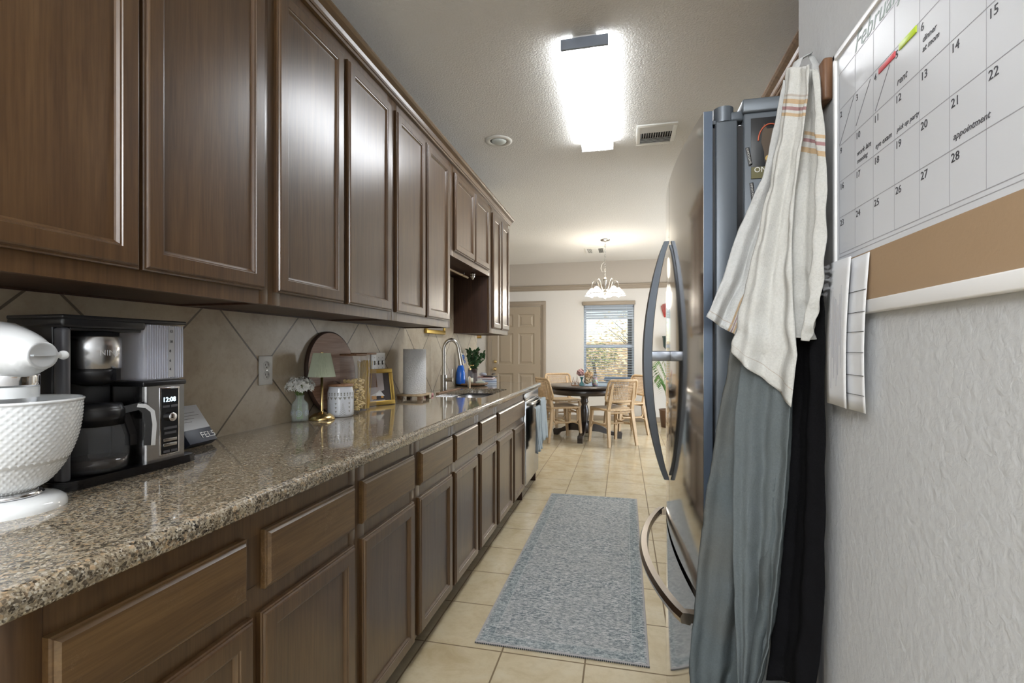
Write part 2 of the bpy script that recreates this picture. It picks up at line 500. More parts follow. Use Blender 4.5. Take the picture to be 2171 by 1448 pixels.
# window in the far wall
win = struct('window_1', MB().box(WX0, WX1, YF + .045, YF + .085, WZ0, WZ0 + .045).box(WX0, WX1, YF + .045, YF + .085, WZ1 - .04, WZ1)
             .box(WX0, WX0 + .04, YF + .045, YF + .085, WZ0, WZ1).box(WX1 - .04, WX1, YF + .045, YF + .085, WZ0, WZ1)
             .box(WX0, WX1, YF + .04, YF + .09, 1.255, 1.31), 'blind', 'white framed sash window in the far dining wall')
MB().box(WX0 + .03, WX1 - .03, YF + .06, YF + .066, WZ0 + .03, WZ1 - .03).build('pane', 'window_glass', win)
MB().box(WX0 - .03, WX1 + .03, YF - .04, YF + .05, WZ0 - .03, WZ0, bev=.004).build('window_sill', 'white', win)
# patio door opening frame on the right, dining side, and the rear window
dr = struct('door_3', MB().box(2.7, 2.82, 5.2, 5.26, 0, 2.1).box(2.7, 2.82, 7.34, 7.4, 0, 2.1).box(2.7, 2.82, 6.27, 6.33, 0, 2.1)
            .box(2.7, 2.82, 5.2, 7.4, 2.04, 2.1).box(2.7, 2.82, 5.2, 7.4, 0, .08), 'white')
rw = struct('window_2', MB().box(-1.25, -1.2, -2.96, -2.9, .85, 2.25).box(.2, .25, -2.96, -2.9, .85, 2.25).box(-1.25, .25, -2.96, -2.9, .85, .9)
            .box(-1.25, .25, -2.96, -2.9, 2.2, 2.25).box(-.52, -.48, -2.96, -2.9, .85, 2.25), 'white')

# blinds
bl = thing('window_blind', 'pale blue slatted blind with taupe head valance on the dining window', 'blind', ((WX0 + WX1) / 2, YF, 2.0))
MB().box(-.445, .445, -.055, -.005, -.005, .06, bev=.004).build('valance', 'taupe', bl)
sl = MB()
nz = 31
for i in range(nz):
    z = -.03 - i * .0435
    if z < WZ0 - 2.0 + .02: break
    sl.box(-.415, .415, -.002, .04, -.0012, .0012, Matrix.Translation((0, 0, z)) @ Matrix.Rotation(R(7 if i > 5 else 58), 4, 'X'))
sl.build('slats', 'blind', bl)
ld = MB()
for x in (-.3, .3): ld.tube([(x, -.004, -.02), (x, -.004, -1.36)], .0012, 5)
ld.build('ladder_cord', 'white', bl)

# front door, casing, knobs
DX0, DX1, DH = -2.335, -1.425, 1.995
tr = MB()
for x0, x1, z0, z1 in ((DX0 - .095, DX0, 0, DH + .095), (DX1, DX1 + .09, 0, DH + .095), (DX0, DX1, DH, DH + .095)):
    tr.box(x0, x1, YF - .018, YF, z0, z1, bev=.003)
tr.box(DX0 - .075, DX1 + .07, YF - .026, YF - .016, DH + .03, DH + .075, bev=.003)
tr.box(DX1 + .03, DX1 + .07, YF - .026, YF - .016, 0, DH + .03, bev=.003).box(DX0 - .075, DX0 - .03, YF - .026, YF - .016, 0, DH + .03, bev=.003)
struct('trim_2', tr, 'taupe', 'taupe casing around the front door')
dm = MB()
def flip_rings(mb, rg, x0, x1, z0, z1, y):
    vs = []
    for ins, dy in rg:
        vs += [(x0 + ins, y - dy, z0 + ins), (x1 - ins, y - dy, z0 + ins), (x1 - ins, y - dy, z1 - ins), (x0 + ins, y - dy, z1 - ins)]
    fs = [(j * 4 + i, j * 4 + (i + 1) % 4, (j + 1) * 4 + (i + 1) % 4, (j + 1) * 4 + i) for j in range(len(rg) - 1) for i in range(4)]
    k = (len(rg) - 1) * 4; fs.append((k, k + 1, k + 2, k + 3))
    return mb.add(vs, fs)
cols = [(DX0 + .12, DX0 + .405), (DX1 - .405, DX1 - .12)]
rowsz = [(.20, .80), (.96, 1.52), (1.63, 1.86)]
zc = sorted({0.01, DH - .004, *[z for r_ in rowsz for z in r_]}); xc = sorted({DX0 + .004, DX1 - .004, *[x for c_ in cols for x in c_]})
for i in range(len(xc) - 1):
    for j in range(len(zc) - 1):
        hole = any(abs(xc[i] - a) < 1e-6 for a, b in cols) and any(abs(zc[j] - a) < 1e-6 for a, b in rowsz)
        if hole: flip_rings(dm, [(0, .004), (.012, -.008), (.03, -.008), (.055, .001)], xc[i], xc[i + 1], zc[j], zc[j + 1], YF - .012)
        else: dm.box(xc[i], xc[i + 1], YF - .016, YF, zc[j], zc[j + 1])
door = struct('door_1', dm, 'door_taupe', 'six panel taupe front door')
for nm, z in (('door_knob', .875), ('deadbolt', 1.01)):
    MB().lathe([(.0001, -.062), (.018, -.06), (.027, -.048), (.024, -.036), (.012, -.028), (.012, -.012), (.032, -.008), (.032, 0)] if nm == 'door_knob' else
               [(.0001, -.02), (.022, -.018), (.028, -.008), (.03, 0)], (DX0 + .07, YF - .016, z), 20, 'y').build(nm, 'brass', door)
for z in (.25, 1.0, 1.75): MB().box(DX1 - .012, DX1 + .004, YF - .022, YF - .012, z - .045, z + .045).build('hinge', 'taupe', door)

# backsplash tile field on the left wall
struct('wall_left_backsplash', MB().box(WL, WL + .008, -.6, 4.54, .914, 1.95), 'backsplash', 'diagonal stone tile backsplash')

# ---- outside the far window: patio roof, posts, dry yard, trees and shrubs
grass = NT('dry yard grass')
gn = grass.noise(None, 9, 6, .7, 1); gn2 = grass.noise(None, 1.2, 3)
M['yard'] = grass.set(color=grass.mix(grass.ramp(gn2, [(.4, 0.), (.6, .8)]), grass.ramp(gn, [(.35, (.30, .20, .07)), (.6, (.62, .47, .22))]), (.18, .24, .07)), rough=.95)
struct('floor_yard', MB().box(-22, 18, 8.9, 40, -.25, -.18), 'yard')['kind'] = 'structure'
M['patio'] = plain('blue grey patio boards', (.30, .35, .42), .6)
pr = MB().box(-3, 3.0, 8.8, 11.6, 2.30, 2.36)
for i in range(8): pr.box(-3, 3.0, 9.0 + i * .36, 9.09 + i * .36, 2.22, 2.30)
pr.box(-3, 3, 11.5, 11.6, 2.12, 2.30)
tag(pr.build('patio_roof', 'patio'), 'blue grey beamed patio roof outside the dining window', 'patio roof')
tag(MB().box(.10, .20, 11.45, 11.55, -.18, 2.12).box(.07, .23, 11.42, 11.58, -.18, -.02).build('patio_post', 'black'), 'dark square post holding up the patio roof', 'post')
def leafy(name, mat, n, cx, cy, cz, rx, ry, rz, s, seed, label, cat, trunk=None, group=None):
    rnd = random.Random(seed); mb = MB()
    for i in range(n):
        while True:
            p = Vector((rnd.uniform(-1, 1), rnd.uniform(-1, 1), rnd.uniform(-1, 1)))
            if .25 < p.length < 1: break
        c = Vector((cx + p.x * rx, cy + p.y * ry, cz + p.z * rz))
        m = Matrix.Translation(c) @ Matrix.Rotation(rnd.uniform(0, 6.3), 4, 'Z') @ Matrix.Rotation(rnd.uniform(-1.2, 1.2), 4, 'X')
        k = s * rnd.uniform(.6, 1.4)
        mb.add([(-k, 0, 0), (0, -k * .45, k * .15), (k, 0, 0), (0, k * .45, k * .15)], [(0, 1, 2, 3)], m)
    t = thing(name, label, cat, (cx, cy, -.2), group=group)
    mb.shift(-cx, -cy, .2).build('foliage', mat, t)
    tk = MB(); h = cz + .2
    tk.tube([(0, 0, 0), (.05, 0, h * .5), (-.02, .03, h)], [.07, .05, .02] if trunk is None else [trunk, trunk * .7, trunk * .3], 8)
    for k in range(7):
        a = rnd.uniform(0, 6.3); hh = h * rnd.uniform(.35, .8)
        tk.tube([(0, 0, hh), (math.cos(a) * rx * .45, math.sin(a) * ry * .45, hh + rz * .5), (math.cos(a) * rx * .8, math.sin(a) * ry * .8, hh + rz * .8)], [.025, .015, .006], 5)
    tk.build('trunk', 'bark', t)
    return t
M['bark'] = plain('grey tree bark', (.16, .13, .10), .9)
M['leaf_tan'] = plain('dry tan leaves', (.80, .66, .38), .8)
M['leaf_green'] = plain('olive green leaves', (.30, .33, .12), .8)
M['leaf_red'] = plain('rusty leaves', (.36, .24, .17), .8)
leafy('yard_tree', 'leaf_tan', 3200, -3.6, 17, 1.6, 2.0, 1.2, 1.9, .07, 1, 'broad dry tan tree left of centre in the yard', 'tree')
leafy('yard_tree', 'leaf_tan', 3200, .9, 18, 1.3, 2.2, 1.2, 1.9, .07, 2, 'broad dry tan tree on the right of the yard', 'tree')
leafy('yard_shrub', 'leaf_green', 900, -.9, 15.5, 1.0, .8, .5, .45, .05, 3, 'olive green shrub in the middle of the yard', 'shrub')
leafy('yard_shrub', 'leaf_red', 400, .75, 15, 1.9, .5, .4, 1.1, .07, 4, 'rusty brown shrub beside the patio post', 'shrub')
leafy('yard_shrub', 'leaf_green', 300, -2.2, 14.2, 1.6, .35, .3, .3, .06, 5, 'small green shrub at the left window edge', 'shrub')
pt_ = thing('patio_table', 'blue grey patio table just outside the dining window', 'table', (.05, 10.0, -.18))
MB().box(-.42, .42, -.35, .35, .80, .84, bev=.01).build('tabletop', 'patio', pt_)
for sx in (-1, 1):
    for sy in (-1, 1): MB().box(sx * .36 - .02, sx * .36 + .02, sy * .3 - .02, sy * .3 + .02, 0, .80).build('leg', 'patio', pt_)
fn = MB()
for i in range(90): fn.box(-14 + i * .29, -14 + i * .29 + .27, 21, 21.03, -.2, 1.55)
tag(fn.build('yard_fence', 'oak'), 'weathered board fence at the back of the yard', 'fence')

# ================================================================ CABINETS
DOOR_RG = [(0, -.020), (0, -.009), (.0025, -.007), (.0055, -.0065), (.0075, -.002), (.0105, 0), (.043, 0), (.0445, -.0025), (.048, -.003), (.052, -.008), (.055, -.0105)]
DRAW_RG = [(0, -.020), (0, -.0085), (.003, -.0065), (.0055, -.006), (.011, 0)]
def cab_door(root, xf, y0, y1, z0, z1, mat='wood_v'):
    """framed door standing on plane xf (front), with its recessed flat panel as a piece of its own"""
    d = MB().rings(DOOR_RG, y0, y1, z0, z1, xf, cap=False).build('door', mat, root)
    MB().box(xf - .016, xf - .0105, y0 + .052, y1 - .052, z0 + .052, z1 - .052).build('door_panel', mat, d)
    return d
def drawer(root, xf, y0, y1, z0, z1, mat='wood_h'):
    return MB().rings(DRAW_RG, y0, y1, z0, z1, xf).box(xf - .022, xf - .018, y0 + .01, y1 - .01, z0 + .01, z1 - .01).build('drawer', mat, root)
def shell(root, dep, w_, z0, z1, name='body', side='wood_end', frame='wood_v', open_bottom=.0, rails=(), top=True):
    """carcass box with face frame at local x = dep"""
    t = .018
    b = MB().box(0, dep - .02, 0, t, z0, z1).box(0, dep - .02, w_ - t, w_, z0, z1)
    b.box(0, dep - .02, t, w_ - t, z0 + open_bottom, z0 + open_bottom + t).box(0, .006, t, w_ - t, z0, z1)
    if top: b.box(0, dep - .02, t, w_ - t, z1 - t, z1)
    b.build(name, side, root)
    f = MB().box(dep - .02, dep, 0, .055, z0, z1, bev=.0012).box(dep - .02, dep, w_ - .038, w_, z0, z1, bev=.0012)
    for a, c in rails: f.box(dep - .02, dep, .055, w_ - .038, a, c)
    f.build('face_frame', frame, root)

BX = .605            # base face frame depth from wall -> x = -.792
UX = .322            # upper face frame depth -> x = -1.075
base_runs = [   # y0, y1, [doors], [drawers], label
    (.462, 1.328, [(.505, .900), (.922, 1.306)], [(.5157, .882), (.935, 1.306)], 'brown two door base cabinet below the stand mixer and coffee maker'),
    (1.328, 1.752, [(1.351, 1.729)], [(1.351, 1.728)], 'brown one door base cabinet below the glass flower vase'),
    (1.752, 2.169, [(1.775, 2.148)], [(1.785, 2.153)], 'brown one door base cabinet below the pasta jars'),
    (2.169, 2.583, [(2.190, 2.556)], [(2.190, 2.556)], 'brown one door base cabinet below the gold photo frame'),
    (2.583, 2.985, [(2.610, 2.955)], [(2.610, 2.955)], 'narrow brown base cabinet below the paper towel roll'),
    (2.985, 3.862, [(3.015, 3.420), (3.470, 3.844)], [(3.020, 3.844)], 'brown sink base cabinet with one wide false drawer, beside the dishwasher'),
]
for y0, y1, doors, draws, lab in base_runs:
    r = thing('base_cabinet', lab, 'cabinet', (WL, y0, 0), group='base cabinets under the granite counter')
    w_ = y1 - y0
    shell(r, BX, w_, .092, .874, top=False, open_bottom=0, rails=((.092, .115), (.63, .70), (.81, .874)))
    MB().box(.05, BX - .085, 0, w_, 0, .092).build('toe_kick', 'wood_end', r)
    for a, b in doors: cab_door(r, BX + .02, a - y0, b - y0, .100, .640)
    for a, b in draws: drawer(r, BX + .02, a - y0, b - y0, .686, .818)
    if len(doors) == 2: MB().box(BX - .02, BX - .0008, doors[0][1] - .02 - y0, doors[1][0] + .03 - y0, .115, .81).build('middle_stile', 'wood_v', r)
# short foot beside the dishwasher
tag(MB().box(-1.30, -.80, 3.8625, 3.8715, 0, .874).build('dishwasher_side_panel', 'wood_end'), 'dark wood end panel between sink cabinet and dishwasher', 'panel')

upper_runs = [
    (.47, 1.300, [(.505, .881), (.889, 1.274)], 1.3606, 'nearest tall double door wall cabinet, above the stand mixer'),
    (1.300, 2.125, [(1.327, 1.701), (1.731, 2.099)], 1.3606, 'glossy double door wall cabinet above the table lamp and round board'),
    (2.125, 2.930, [(2.153, 2.499), (2.526, 2.881)], 1.3606, 'double door wall cabinet above the paper towel roll'),
    (2.930, 3.870, [(2.991, 3.409), (3.427, 3.81)], 1.826, 'short double door wall cabinet high above the sink'),
    (3.870, 4.530, [(3.936, 4.193), (4.231, 4.51)], 1.3606, 'narrow tall wall cabinet at the far end of the run'),
]
for y0, y1, doors, zb, lab in upper_runs:
    r = thing('wall_cabinet', lab, 'cabinet', (WL + .008, y0, zb), group='wall cabinets under the crown moulding')
    w_ = y1 - y0; H = 2.43 - zb
    shell(r, UX - .008, w_, 0, H, open_bottom=.006, rails=((0, .05), (H - .09, H)))
    for a, b in doors: cab_door(r, UX + .012, a - y0, b - y0, (.041 if zb < 1.5 else .040), 2.3735 - zb)
    if len(doors) == 2: m_ = (doors[0][1] + doors[1][0]) / 2 - y0; MB().box(UX - .028, UX - .008, m_ - .019, m_ + .019, .05, H - .09).build('middle_stile', 'wood_v', r)
# crown moulding, continuous over the run, with its return at the far end
def crown_prof(x):  # (outward, z)
    return [(x - .01, 2.418), (x + .004, 2.418), (x + .008, 2.426), (x + .012, 2.427), (x + .016, 2.434), (x + .02, 2.448), (x + .034, 2.455), (x + .038, 2.457), (x + .046, 2.464), (x + .046, 2.472), (x - .01, 2.472)]
cr = MB().prism(crown_prof(-1.065), .3, 4.576, 'y').box(WL + .008, -1.06, 4.53, 4.566, 2.42, 2.472, bev=.006).box(WL + .01, -1.07, .47, 4.53, 2.43, 2.45)
tag(cr.build('crown_moulding', 'wood_h'), 'long brown crown moulding capping the left wall cabinets', 'moulding')

# right run above the fridge
for y1, w_, zb, lab in ((2.10, .92, 1.86, 'lighter brown cabinet high above the fridge, mostly hidden by it'),
                        (2.96, .84, 1.3606, 'lighter brown tall cabinet on the right wall behind the fridge')):
    r = thing('wall_cabinet', lab, 'cabinet', (WK, y1, zb), R(180), group='wall cabinets on the right wall')
    H = 2.43 - zb
    shell(r, .322, w_, 0, H, frame='wood_light', side='wood_light', open_bottom=.006, rails=((0, .05), (H - .09, H)))
    h2 = w_ / 2
    cab_door(r, .342, .03, h2 - .012, .04, 2.3735 - zb, 'wood_light'); cab_door(r, .342, h2 + .012, w_ - .03, .04, 2.3735 - zb, 'wood_light')
cr2 = MB().prism([(-a - .01, z) for a, z in crown_prof(-.722)], 1.18, 2.99, 'y')
tag(cr2.build('crown_moulding', 'wood_light'), 'brown crown moulding over the cabinets above the fridge', 'moulding')

# ---------------------------------------------------------------- counter with sink cut-out
CF, SY0, SY1, SX0, SX1 = -.752, 2.98, 3.70, -1.215, -.875
def arc(cx_, cz_, r, a0, a1, n=6): return [(cx_ + r * math.cos(R(a0 + (a1 - a0) * i / n)), cz_ + r * math.sin(R(a0 + (a1 - a0) * i / n))) for i in range(n + 1)]
front = [(-.875, .876), (CF - .006, .876)] + arc(CF - .006, .882, .006, -90, 0, 3) + arc(CF - .019, .895, .019, 0, 90, 8) + [(-.875, .914)]
ct = MB().prism(front, -.6, 4.52, 'y')
for i in range(len(ct.f)):
    if len(ct.f[i]) == 4: ct.sm[i] = False
ct.box(WL + .008, -.875, -.6, SY0, .876, .914).box(WL + .008, -.875, SY1, 4.52, .876, .914)
ct.box(WL + .008, SX0, SY0, SY1, .876, .914)
# rounded cut-out corners
for cx_, cy_, sx, sy in ((SX0, SY0, 1, 1), (SX0, SY1, 1, -1), (SX1, SY0, -1, 1), (SX1, SY1, -1, -1)):
    rr = .06; pl = [(cx_, cy_)] + [(cx_ + sx * (rr - rr * math.sin(R(a))), cy_ + sy * (rr - rr * math.cos(R(a)))) for a in range(0, 91, 15)]
    ct.prism(pl, .876, .914, 'z')
tag(ct.build('countertop', 'granite'), 'long speckled brown granite countertop with rounded polished front edge', 'countertop')
# sink: two bowls
sk = thing('kitchen_sink', 'undermounted double bowl stainless steel sink in the granite counter', 'sink', (-1.045, 3.34, .876))
def bowl(y0, y1):
    mb = MB(); n = 8; rr = .07
    def loop(x0, x1, y0, y1, z, r_):
        p = []
        for cx_, cy_, a0 in ((x1 - r_, y1 - r_, 0), (x0 + r_, y1 - r_, 90), (x0 + r_, y0 + r_, 180), (x1 - r_, y0 + r_, 270)):
            for i in range(n + 1): a = R(a0 + 90 * i / n); p.append((cx_ + r_ * math.cos(a), cy_ + r_ * math.sin(a), z))
        return p
    x0, x1 = -.178, .178
    L = [loop(x0 - .01, x1 + .01, y0 - .01, y1 + .01, -.002, rr), loop(x0, x1, y0, y1, -.003, rr), loop(x0 + .006, x1 - .006, y0 + .006, y1 - .006, -.12, rr), loop(x0 + .02, x1 - .02, y0 + .02, y1 - .02, -.175, rr), loop(x0 + .06, x1 - .06, y0 + .06, y1 - .06, -.19, .04)]
    m = len(L[0]); vs = [v for l_ in L for v in l_]
    fs = [(j * m + i, j * m + (i + 1) % m, (j + 1) * m + (i + 1) % m, (j + 1) * m + i) for j in range(len(L) - 1) for i in range(m)]
    fs.append(tuple((len(L) - 1) * m + i for i in range(m)))
    mb.add(vs, fs, None, True); return mb
bowl(-.368, -.012).build('bowl', 'sink_steel', sk); bowl(.012, .368).build('bowl', 'sink_steel', sk)
for y in (-.19, .19): MB().lathe([(.0001, -.188), (.03, -.188), (.042, -.186), (.045, -.1885)], (0, y, 0), 24).build('drain', 'chrome', sk)

# ---------------------------------------------------------------- dishwasher
dw = thing('dishwasher', 'stainless dishwasher at the far end of the base cabinets', 'dishwasher', (WL, 3.872, 0))
MB().box(.03, .59, 0, .60, .09, .87).build('body', 'black', dw)
MB().box(.59, .628, .004, .596, .115, .80, bev=.004).build('door', 'steel', dw)
MB().box(.59, .626, .004, .596, .803, .868, bev=.004).build('control_panel', 'steel', dw)
MB().box(.50, .55, 0, .60, 0, .09).build('toe_kick', 'wood_end', dw)
MB().tube([(.628, .045, .775), (.65, .05, .775), (.668, .12, .775), (.672, .30, .775), (.668, .48, .775), (.65, .55, .775), (.628, .555, .775)], .012, 8, flat=(1.3, .8)).build('handle', 'nickel', dw)
# end panel of the run
tag(MB().box(-1.389, -.80, 4.476, 4.50, 0, .874).build('end_panel', 'wood_end'), 'dark wood end panel closing the base run after the dishwasher', 'panel')

# striped tea towel over the handle
tw = NT('grey striped tea towel')
uvn = tw.new('ShaderNodeSeparateXYZ'); tw.l.new(tw.co.outputs['UV'], uvn.inputs[0])
st = tw.math('SINE', tw.math('MULTIPLY', uvn.outputs[0], 120))
M['towel'] = tw.set(color=tw.ramp(st, [(.0, (.46, .51, .53)), (.6, (.46, .51, .53)), (.85, (.15, .19, .22))]), rough=.9, spec=.1)
def sheet(rows, n, folds=(), thick=.0018, uvs=True):
    """rows = [(left point, right point, fold amplitude)], top to bottom; folds = [(cycles, phase, weight)]"""
    mb = MB(); vs = []; uv = []
    m = len(rows)
    for j, (a, b, amp) in enumerate(rows):
        a, b = Vector(a), Vector(b); dirn = (b - a); nrm = Vector((-dirn.y, dirn.x, 0))
        nrm = nrm.normalized() if nrm.length > 1e-6 else Vector((0, -1, 0))
        for i in range(n + 1):
            u = i / n; o = sum(wt * math.sin(2 * math.pi * (cyc * u + ph + .04 * math.sin(j * .5))) for cyc, ph, wt in folds)
            vs.append(a + dirn * u - nrm * o * amp); uv.append((u, 1 - j / (m - 1)))
    k = n + 1
    fs = [(j * k + i, j * k + i + 1, (j + 1) * k + i + 1, (j + 1) * k + i) for j in range(m - 1) for i in range(n)]
    mb.add(vs, fs, None, True, uv); return mb
def solid(o, t=.0018, sub=0):
    md = o.modifiers.new('thickness', 'SOLIDIFY'); md.thickness = t; md.offset = 0
    if sub: s_ = o.modifiers.new('smooth', 'SUBSURF'); s_.levels = sub; s_.render_levels = sub
    return o
tt = thing('tea_towel', 'pale grey striped tea towel hanging from the dishwasher handle', 'towel', (-.716, 4.16, .775))
for nm_, ya, yb, zt, ph_ in (('front_fold', -.02, .245, .0165, .1), ('lower_fold', -.245, -.005, -.030, .35)):
    rows = [((-.0, ya + .01, zt), (-.0, yb - .01, zt), .002)]
    for j in range(15):
        z = zt - .005 - j * .0262; rows.append(((.019 + .0006 * j, ya - .0004 * j, z), (.019 + .0006 * j, yb + .0008 * j, z), .003 + .0008 * j))
    solid(sheet(rows, 50, [(2.2, ph_, 1.0), (5.0, .3, .35)]).build(nm_, 'towel', tt), .003)
rows = [((-.0, -.01, .0165), (-.0, .235, .0165), .001)] + [((-.019, -.01, -.001 - j * .03), (-.019, .23, -.001 - j * .03), .001) for j in range(8)]
solid(sheet(rows, 50, [(3.0, .1, 1.0)]).build('back_fold', 'towel', tt), .003)

# ================================================================ FRIDGE
FY0, FYC, FY1 = 1.177, 1.634, 2.091
fr = thing('refrigerator', 'tall dark stainless french door fridge with curved doors', 'fridge', (.60, FYC, 0))
def fl(mb): return mb.shift(-.60, -FYC, 0)
fl(MB().box(.2655, 1.02, FY0 + .008, FY1 - .008, .03, 1.754, bev=.004)).build('body', 'fridge_side', fr)
fl(MB().box(.262, 1.02, FY0 + .004, FY1 - .004, 1.754, 1.785, bev=.004)).build('top_cover', 'fridge_side', fr)
fl(MB().box(.24, .95, FY0 + .03, FY1 - .03, 0, .03)).build('foot_plinth', 'black', fr)
def fx(y): return .144 + .165 * (y - FYC) ** 2
def skin(y0, y1, z0, z1, n=28):
    pts = []
    ys = [y0 + (y1 - y0) * i / n for i in range(n + 1)]
    poly = [(.198, y0)] + [(fx(y) , y) for y in ys] + [(.198, y1)]
    # rounded end edges
    mb = MB(); vs = []; k = len(poly)
    for z in (z0, z1):
        for x, y in poly: vs.append((x, y, z))
    mb.add(vs, [(i, i + 1, k + i + 1, k + i) for i in range(1, k - 2)], None, True)
    mb.add(vs, [(0, 1, k + 1, k), (k - 2, k - 1, 2 * k - 1, 2 * k - 2), (k - 1, 0, k, 2 * k - 1), tuple(range(k)), tuple(range(k, 2 * k))])
    return mb
for (a, b), s_ in (((FY0, FYC - .0022), -1), ((FYC + .0022, FY1), 1)):
    d = fl(skin(a, b, .642, 1.762)).build('door', 'fridge_front', fr)
    e = a - .0006 if s_ < 0 else b + .0006
    x_e = fx(a if s_ < 0 else b)
    fl(MB().box(x_e + .0006, .198, min(e, e - s_ * .001), max(e, e - s_ * .001), .643, 1.7625)).build('door_edge', 'fridge_edge', d)
    y0_, y1_ = (a + .004, b - .006) if s_ < 0 else (a + .006, b - .004)
    fl(MB().box(.2055, .252, y0_, y1_, .648, 1.740, bev=.004)).build('inner_door', 'fridge_side', fr)
    fl(MB().box(.198, .2655, y0_ + .012, y1_ - .012, .655, 1.73)).build('door_gasket', 'black', fr)
dd = fl(skin(FY0, FY1, .07, .622, 56)).build('freezer_drawer', 'fridge_front', fr)
fl(MB().box(fx(FY0) + .0006, .198, FY0 - .0006, FY0, .071, .6225)).build('drawer_edge', 'fridge_edge', dd)
fl(MB().box(.2055, .252, FY0 + .004, FY1 - .004, .075, .615, bev=.004)).build('freezer_liner', 'fridge_side', fr)
fl(MB().box(.198, .2655, FY0 + .016, FY1 - .016, .08, .61)).build('door_gasket', 'black', fr)
fl(MB().box(.175, .26, FY0 + .01, FY1 - .01, .622, .642)).build('seam_rail', 'black', fr)
# hinge covers
for yy in (FY0 + .03, FY1 - .03):
    hg = MB().cyl((.226, yy, 1.742), .022, .034, 20).box(.226, .268, yy - .016, yy + .016, 1.742, 1.764, bev=.005).box(.20, .235, yy - .012, yy + .012, 1.74, 1.748)
    fl(hg).build('hinge_cover', 'fridge_side', fr)
M['fridge_bracket'] = plain('dark satin bracket', (.16, .17, .19), .3, .9)
# upper arched handles
def bow(y, z0, z1, out, n=24):
    pts = []
    for i in range(n + 1):
        t = i / n; z = z0 + (z1 - z0) * t
        pts.append((fx(y) - .010 - out * math.sin(math.pi * t) ** .8, y, z))
    return pts
for yy in (FYC - .030, FYC + .030):
    h = MB(); P = bow(yy, .812, 1.562, .058)
    n = len(P); prof = [(-.010, -.011), (.010, -.011), (.012, 0), (.010, .011), (-.010, .011), (-.012, 0)]
    vs = []
    for i, p in enumerate(P):
        t = i / (n - 1); wd = .72 + .5 * math.sin(math.pi * t)
        for a, b in prof: vs.append((p[0] + a * wd, p[1] + b * (.8 + .35 * math.sin(math.pi * t)), p[2]))
    k = len(prof)
    h.add(vs, [(i * k + q, i * k + (q + 1) % k, (i + 1) * k + (q + 1) % k, (i + 1) * k + q) for i in range(n - 1) for q in range(k)], None, False)
    h.add(vs, [tuple(range(k)), tuple((n - 1) * k + q for q in range(k))])
    fl(h).build('door_handle', 'fridge_handle', fr)
    fl(MB().box(fx(yy) - .075, fx(yy) + .002, yy - .008, yy + .008, 1.185, 1.217, bev=.003)).build('handle_bracket', 'fridge_bracket', fr)
# drawer handle, arched level bar
h = MB(); n = 30; vs = []; prof = [(-.013, -.012), (.007, -.015), (.013, -.002), (.008, .014), (-.010, .013), (-.016, 0)]
for i in range(n + 1):
    t = i / n; y = 1.235 + .82 * t
    o = .020 + .056 * math.sin(math.pi * t) ** .75
    for a, b in prof: vs.append((fx(y) - o + a, y, .572 + b))
k = len(prof)
h.add(vs, [(i * k + q, i * k + (q + 1) % k, (i + 1) * k + (q + 1) % k, (i + 1) * k + q) for i in range(n) for q in range(k)])
h.add(vs, [tuple(range(k)), tuple(n * k + q for q in range(k))])
for y in (1.25, 2.04): h.box(fx(y) - .02, fx(y) + .002, y - .012, y + .012, .561, .583)
fl(h).build('drawer_handle', 'drawer_handle', fr)
# raised maker's letters near the top of the near door
lg = MB(); 
fl(add_text(lg, 'SAMSUNG', .028, (fx(1.29) - .0007, 1.37, 1.655), (0.09, -1, 0), (0, 0, 1))).build('raised_lettering', 'nickel', fr)
# magnets on the near side
py = FY0 + .0075
mg = thing('picture_magnet', 'dark picture magnet of a bridled horse head on the side of the fridge', 'magnet', (.35, py, 1.67))
def disc(x, z, rx, rz, n=20, dy=-.0012, th=.0006):
    return [(x + rx * math.cos(2 * math.pi * i / n), z + rz * math.sin(2 * math.pi * i / n)) for i in range(n)]
MB().box(-.07, .02, -.001, 0, -.066, .07, bev=.0004).build('card', plain('black magnet card', (.01, .011, .013), .3), mg)
MB().box(-.0695, .0195, -.0013, -.001, -.0655, -.040).build('lower_band', plain('olive magnet band', (.14, .13, .06), .5), mg)
MB().prism([(-.030 + a, z) for a, z in ((-.017, .035), (-.013, .056), (-.007, .044), (.007, .044), (.013, .056), (.017, .035), (.019, .015), (.013, -.008), (.012, -.028), (.007, -.040), (-.007, -.040), (-.012, -.028), (-.013, -.008), (-.019, .015))], -.0016, -.001, 'y').build('horse_head', plain('dark horse print', (.09, .065, .045), .5), mg)
MB().tube([(-.030 + .025 * math.cos(R(a)), -.0018, .018 + .036 * math.sin(R(a))) for a in range(0, 181, 10)], .0017, 6).build('bridle', plain('red bridle print', (.45, .10, .05), .5), mg)
MB().prism(disc(-.030, -.022, .011, .008), -.0021, -.0016, 'y').build('noseband', plain('tan noseband print', (.55, .38, .12), .5), mg)
add_text(MB(), 'ONE', .017, (-.064, -.0016, -.052), (1, 0, 0), (0, 0, 1)).build('lettering', 'white_plastic', mg)
for nm, tx, lab, x, z, rt in (('word_magnet', 'LUNCH DATE', 'small black strip magnet below the horse picture reading lunch date', .276, 1.655, -80),
                              ('word_magnet', 'IMPORTANT', 'small black strip magnet lower on the fridge reading important', .283, 1.575, -84)):
    m_ = thing(nm, lab, 'magnet', (x, py, z), rot=(0, R(-rt), 0), group='word magnets on the fridge side')
    MB().box(-.021, .021, -.001, 0, -.0042, .0042, bev=.0003).build('strip', 'black', m_)
    add_text(MB(), tx, .0058, (-.019, -.0014, -.002), (1, 0, 0), (0, 0, 1)).build('lettering', 'white_plastic', m_)

# ================================================================ ON THE COUNTER
CT = .914
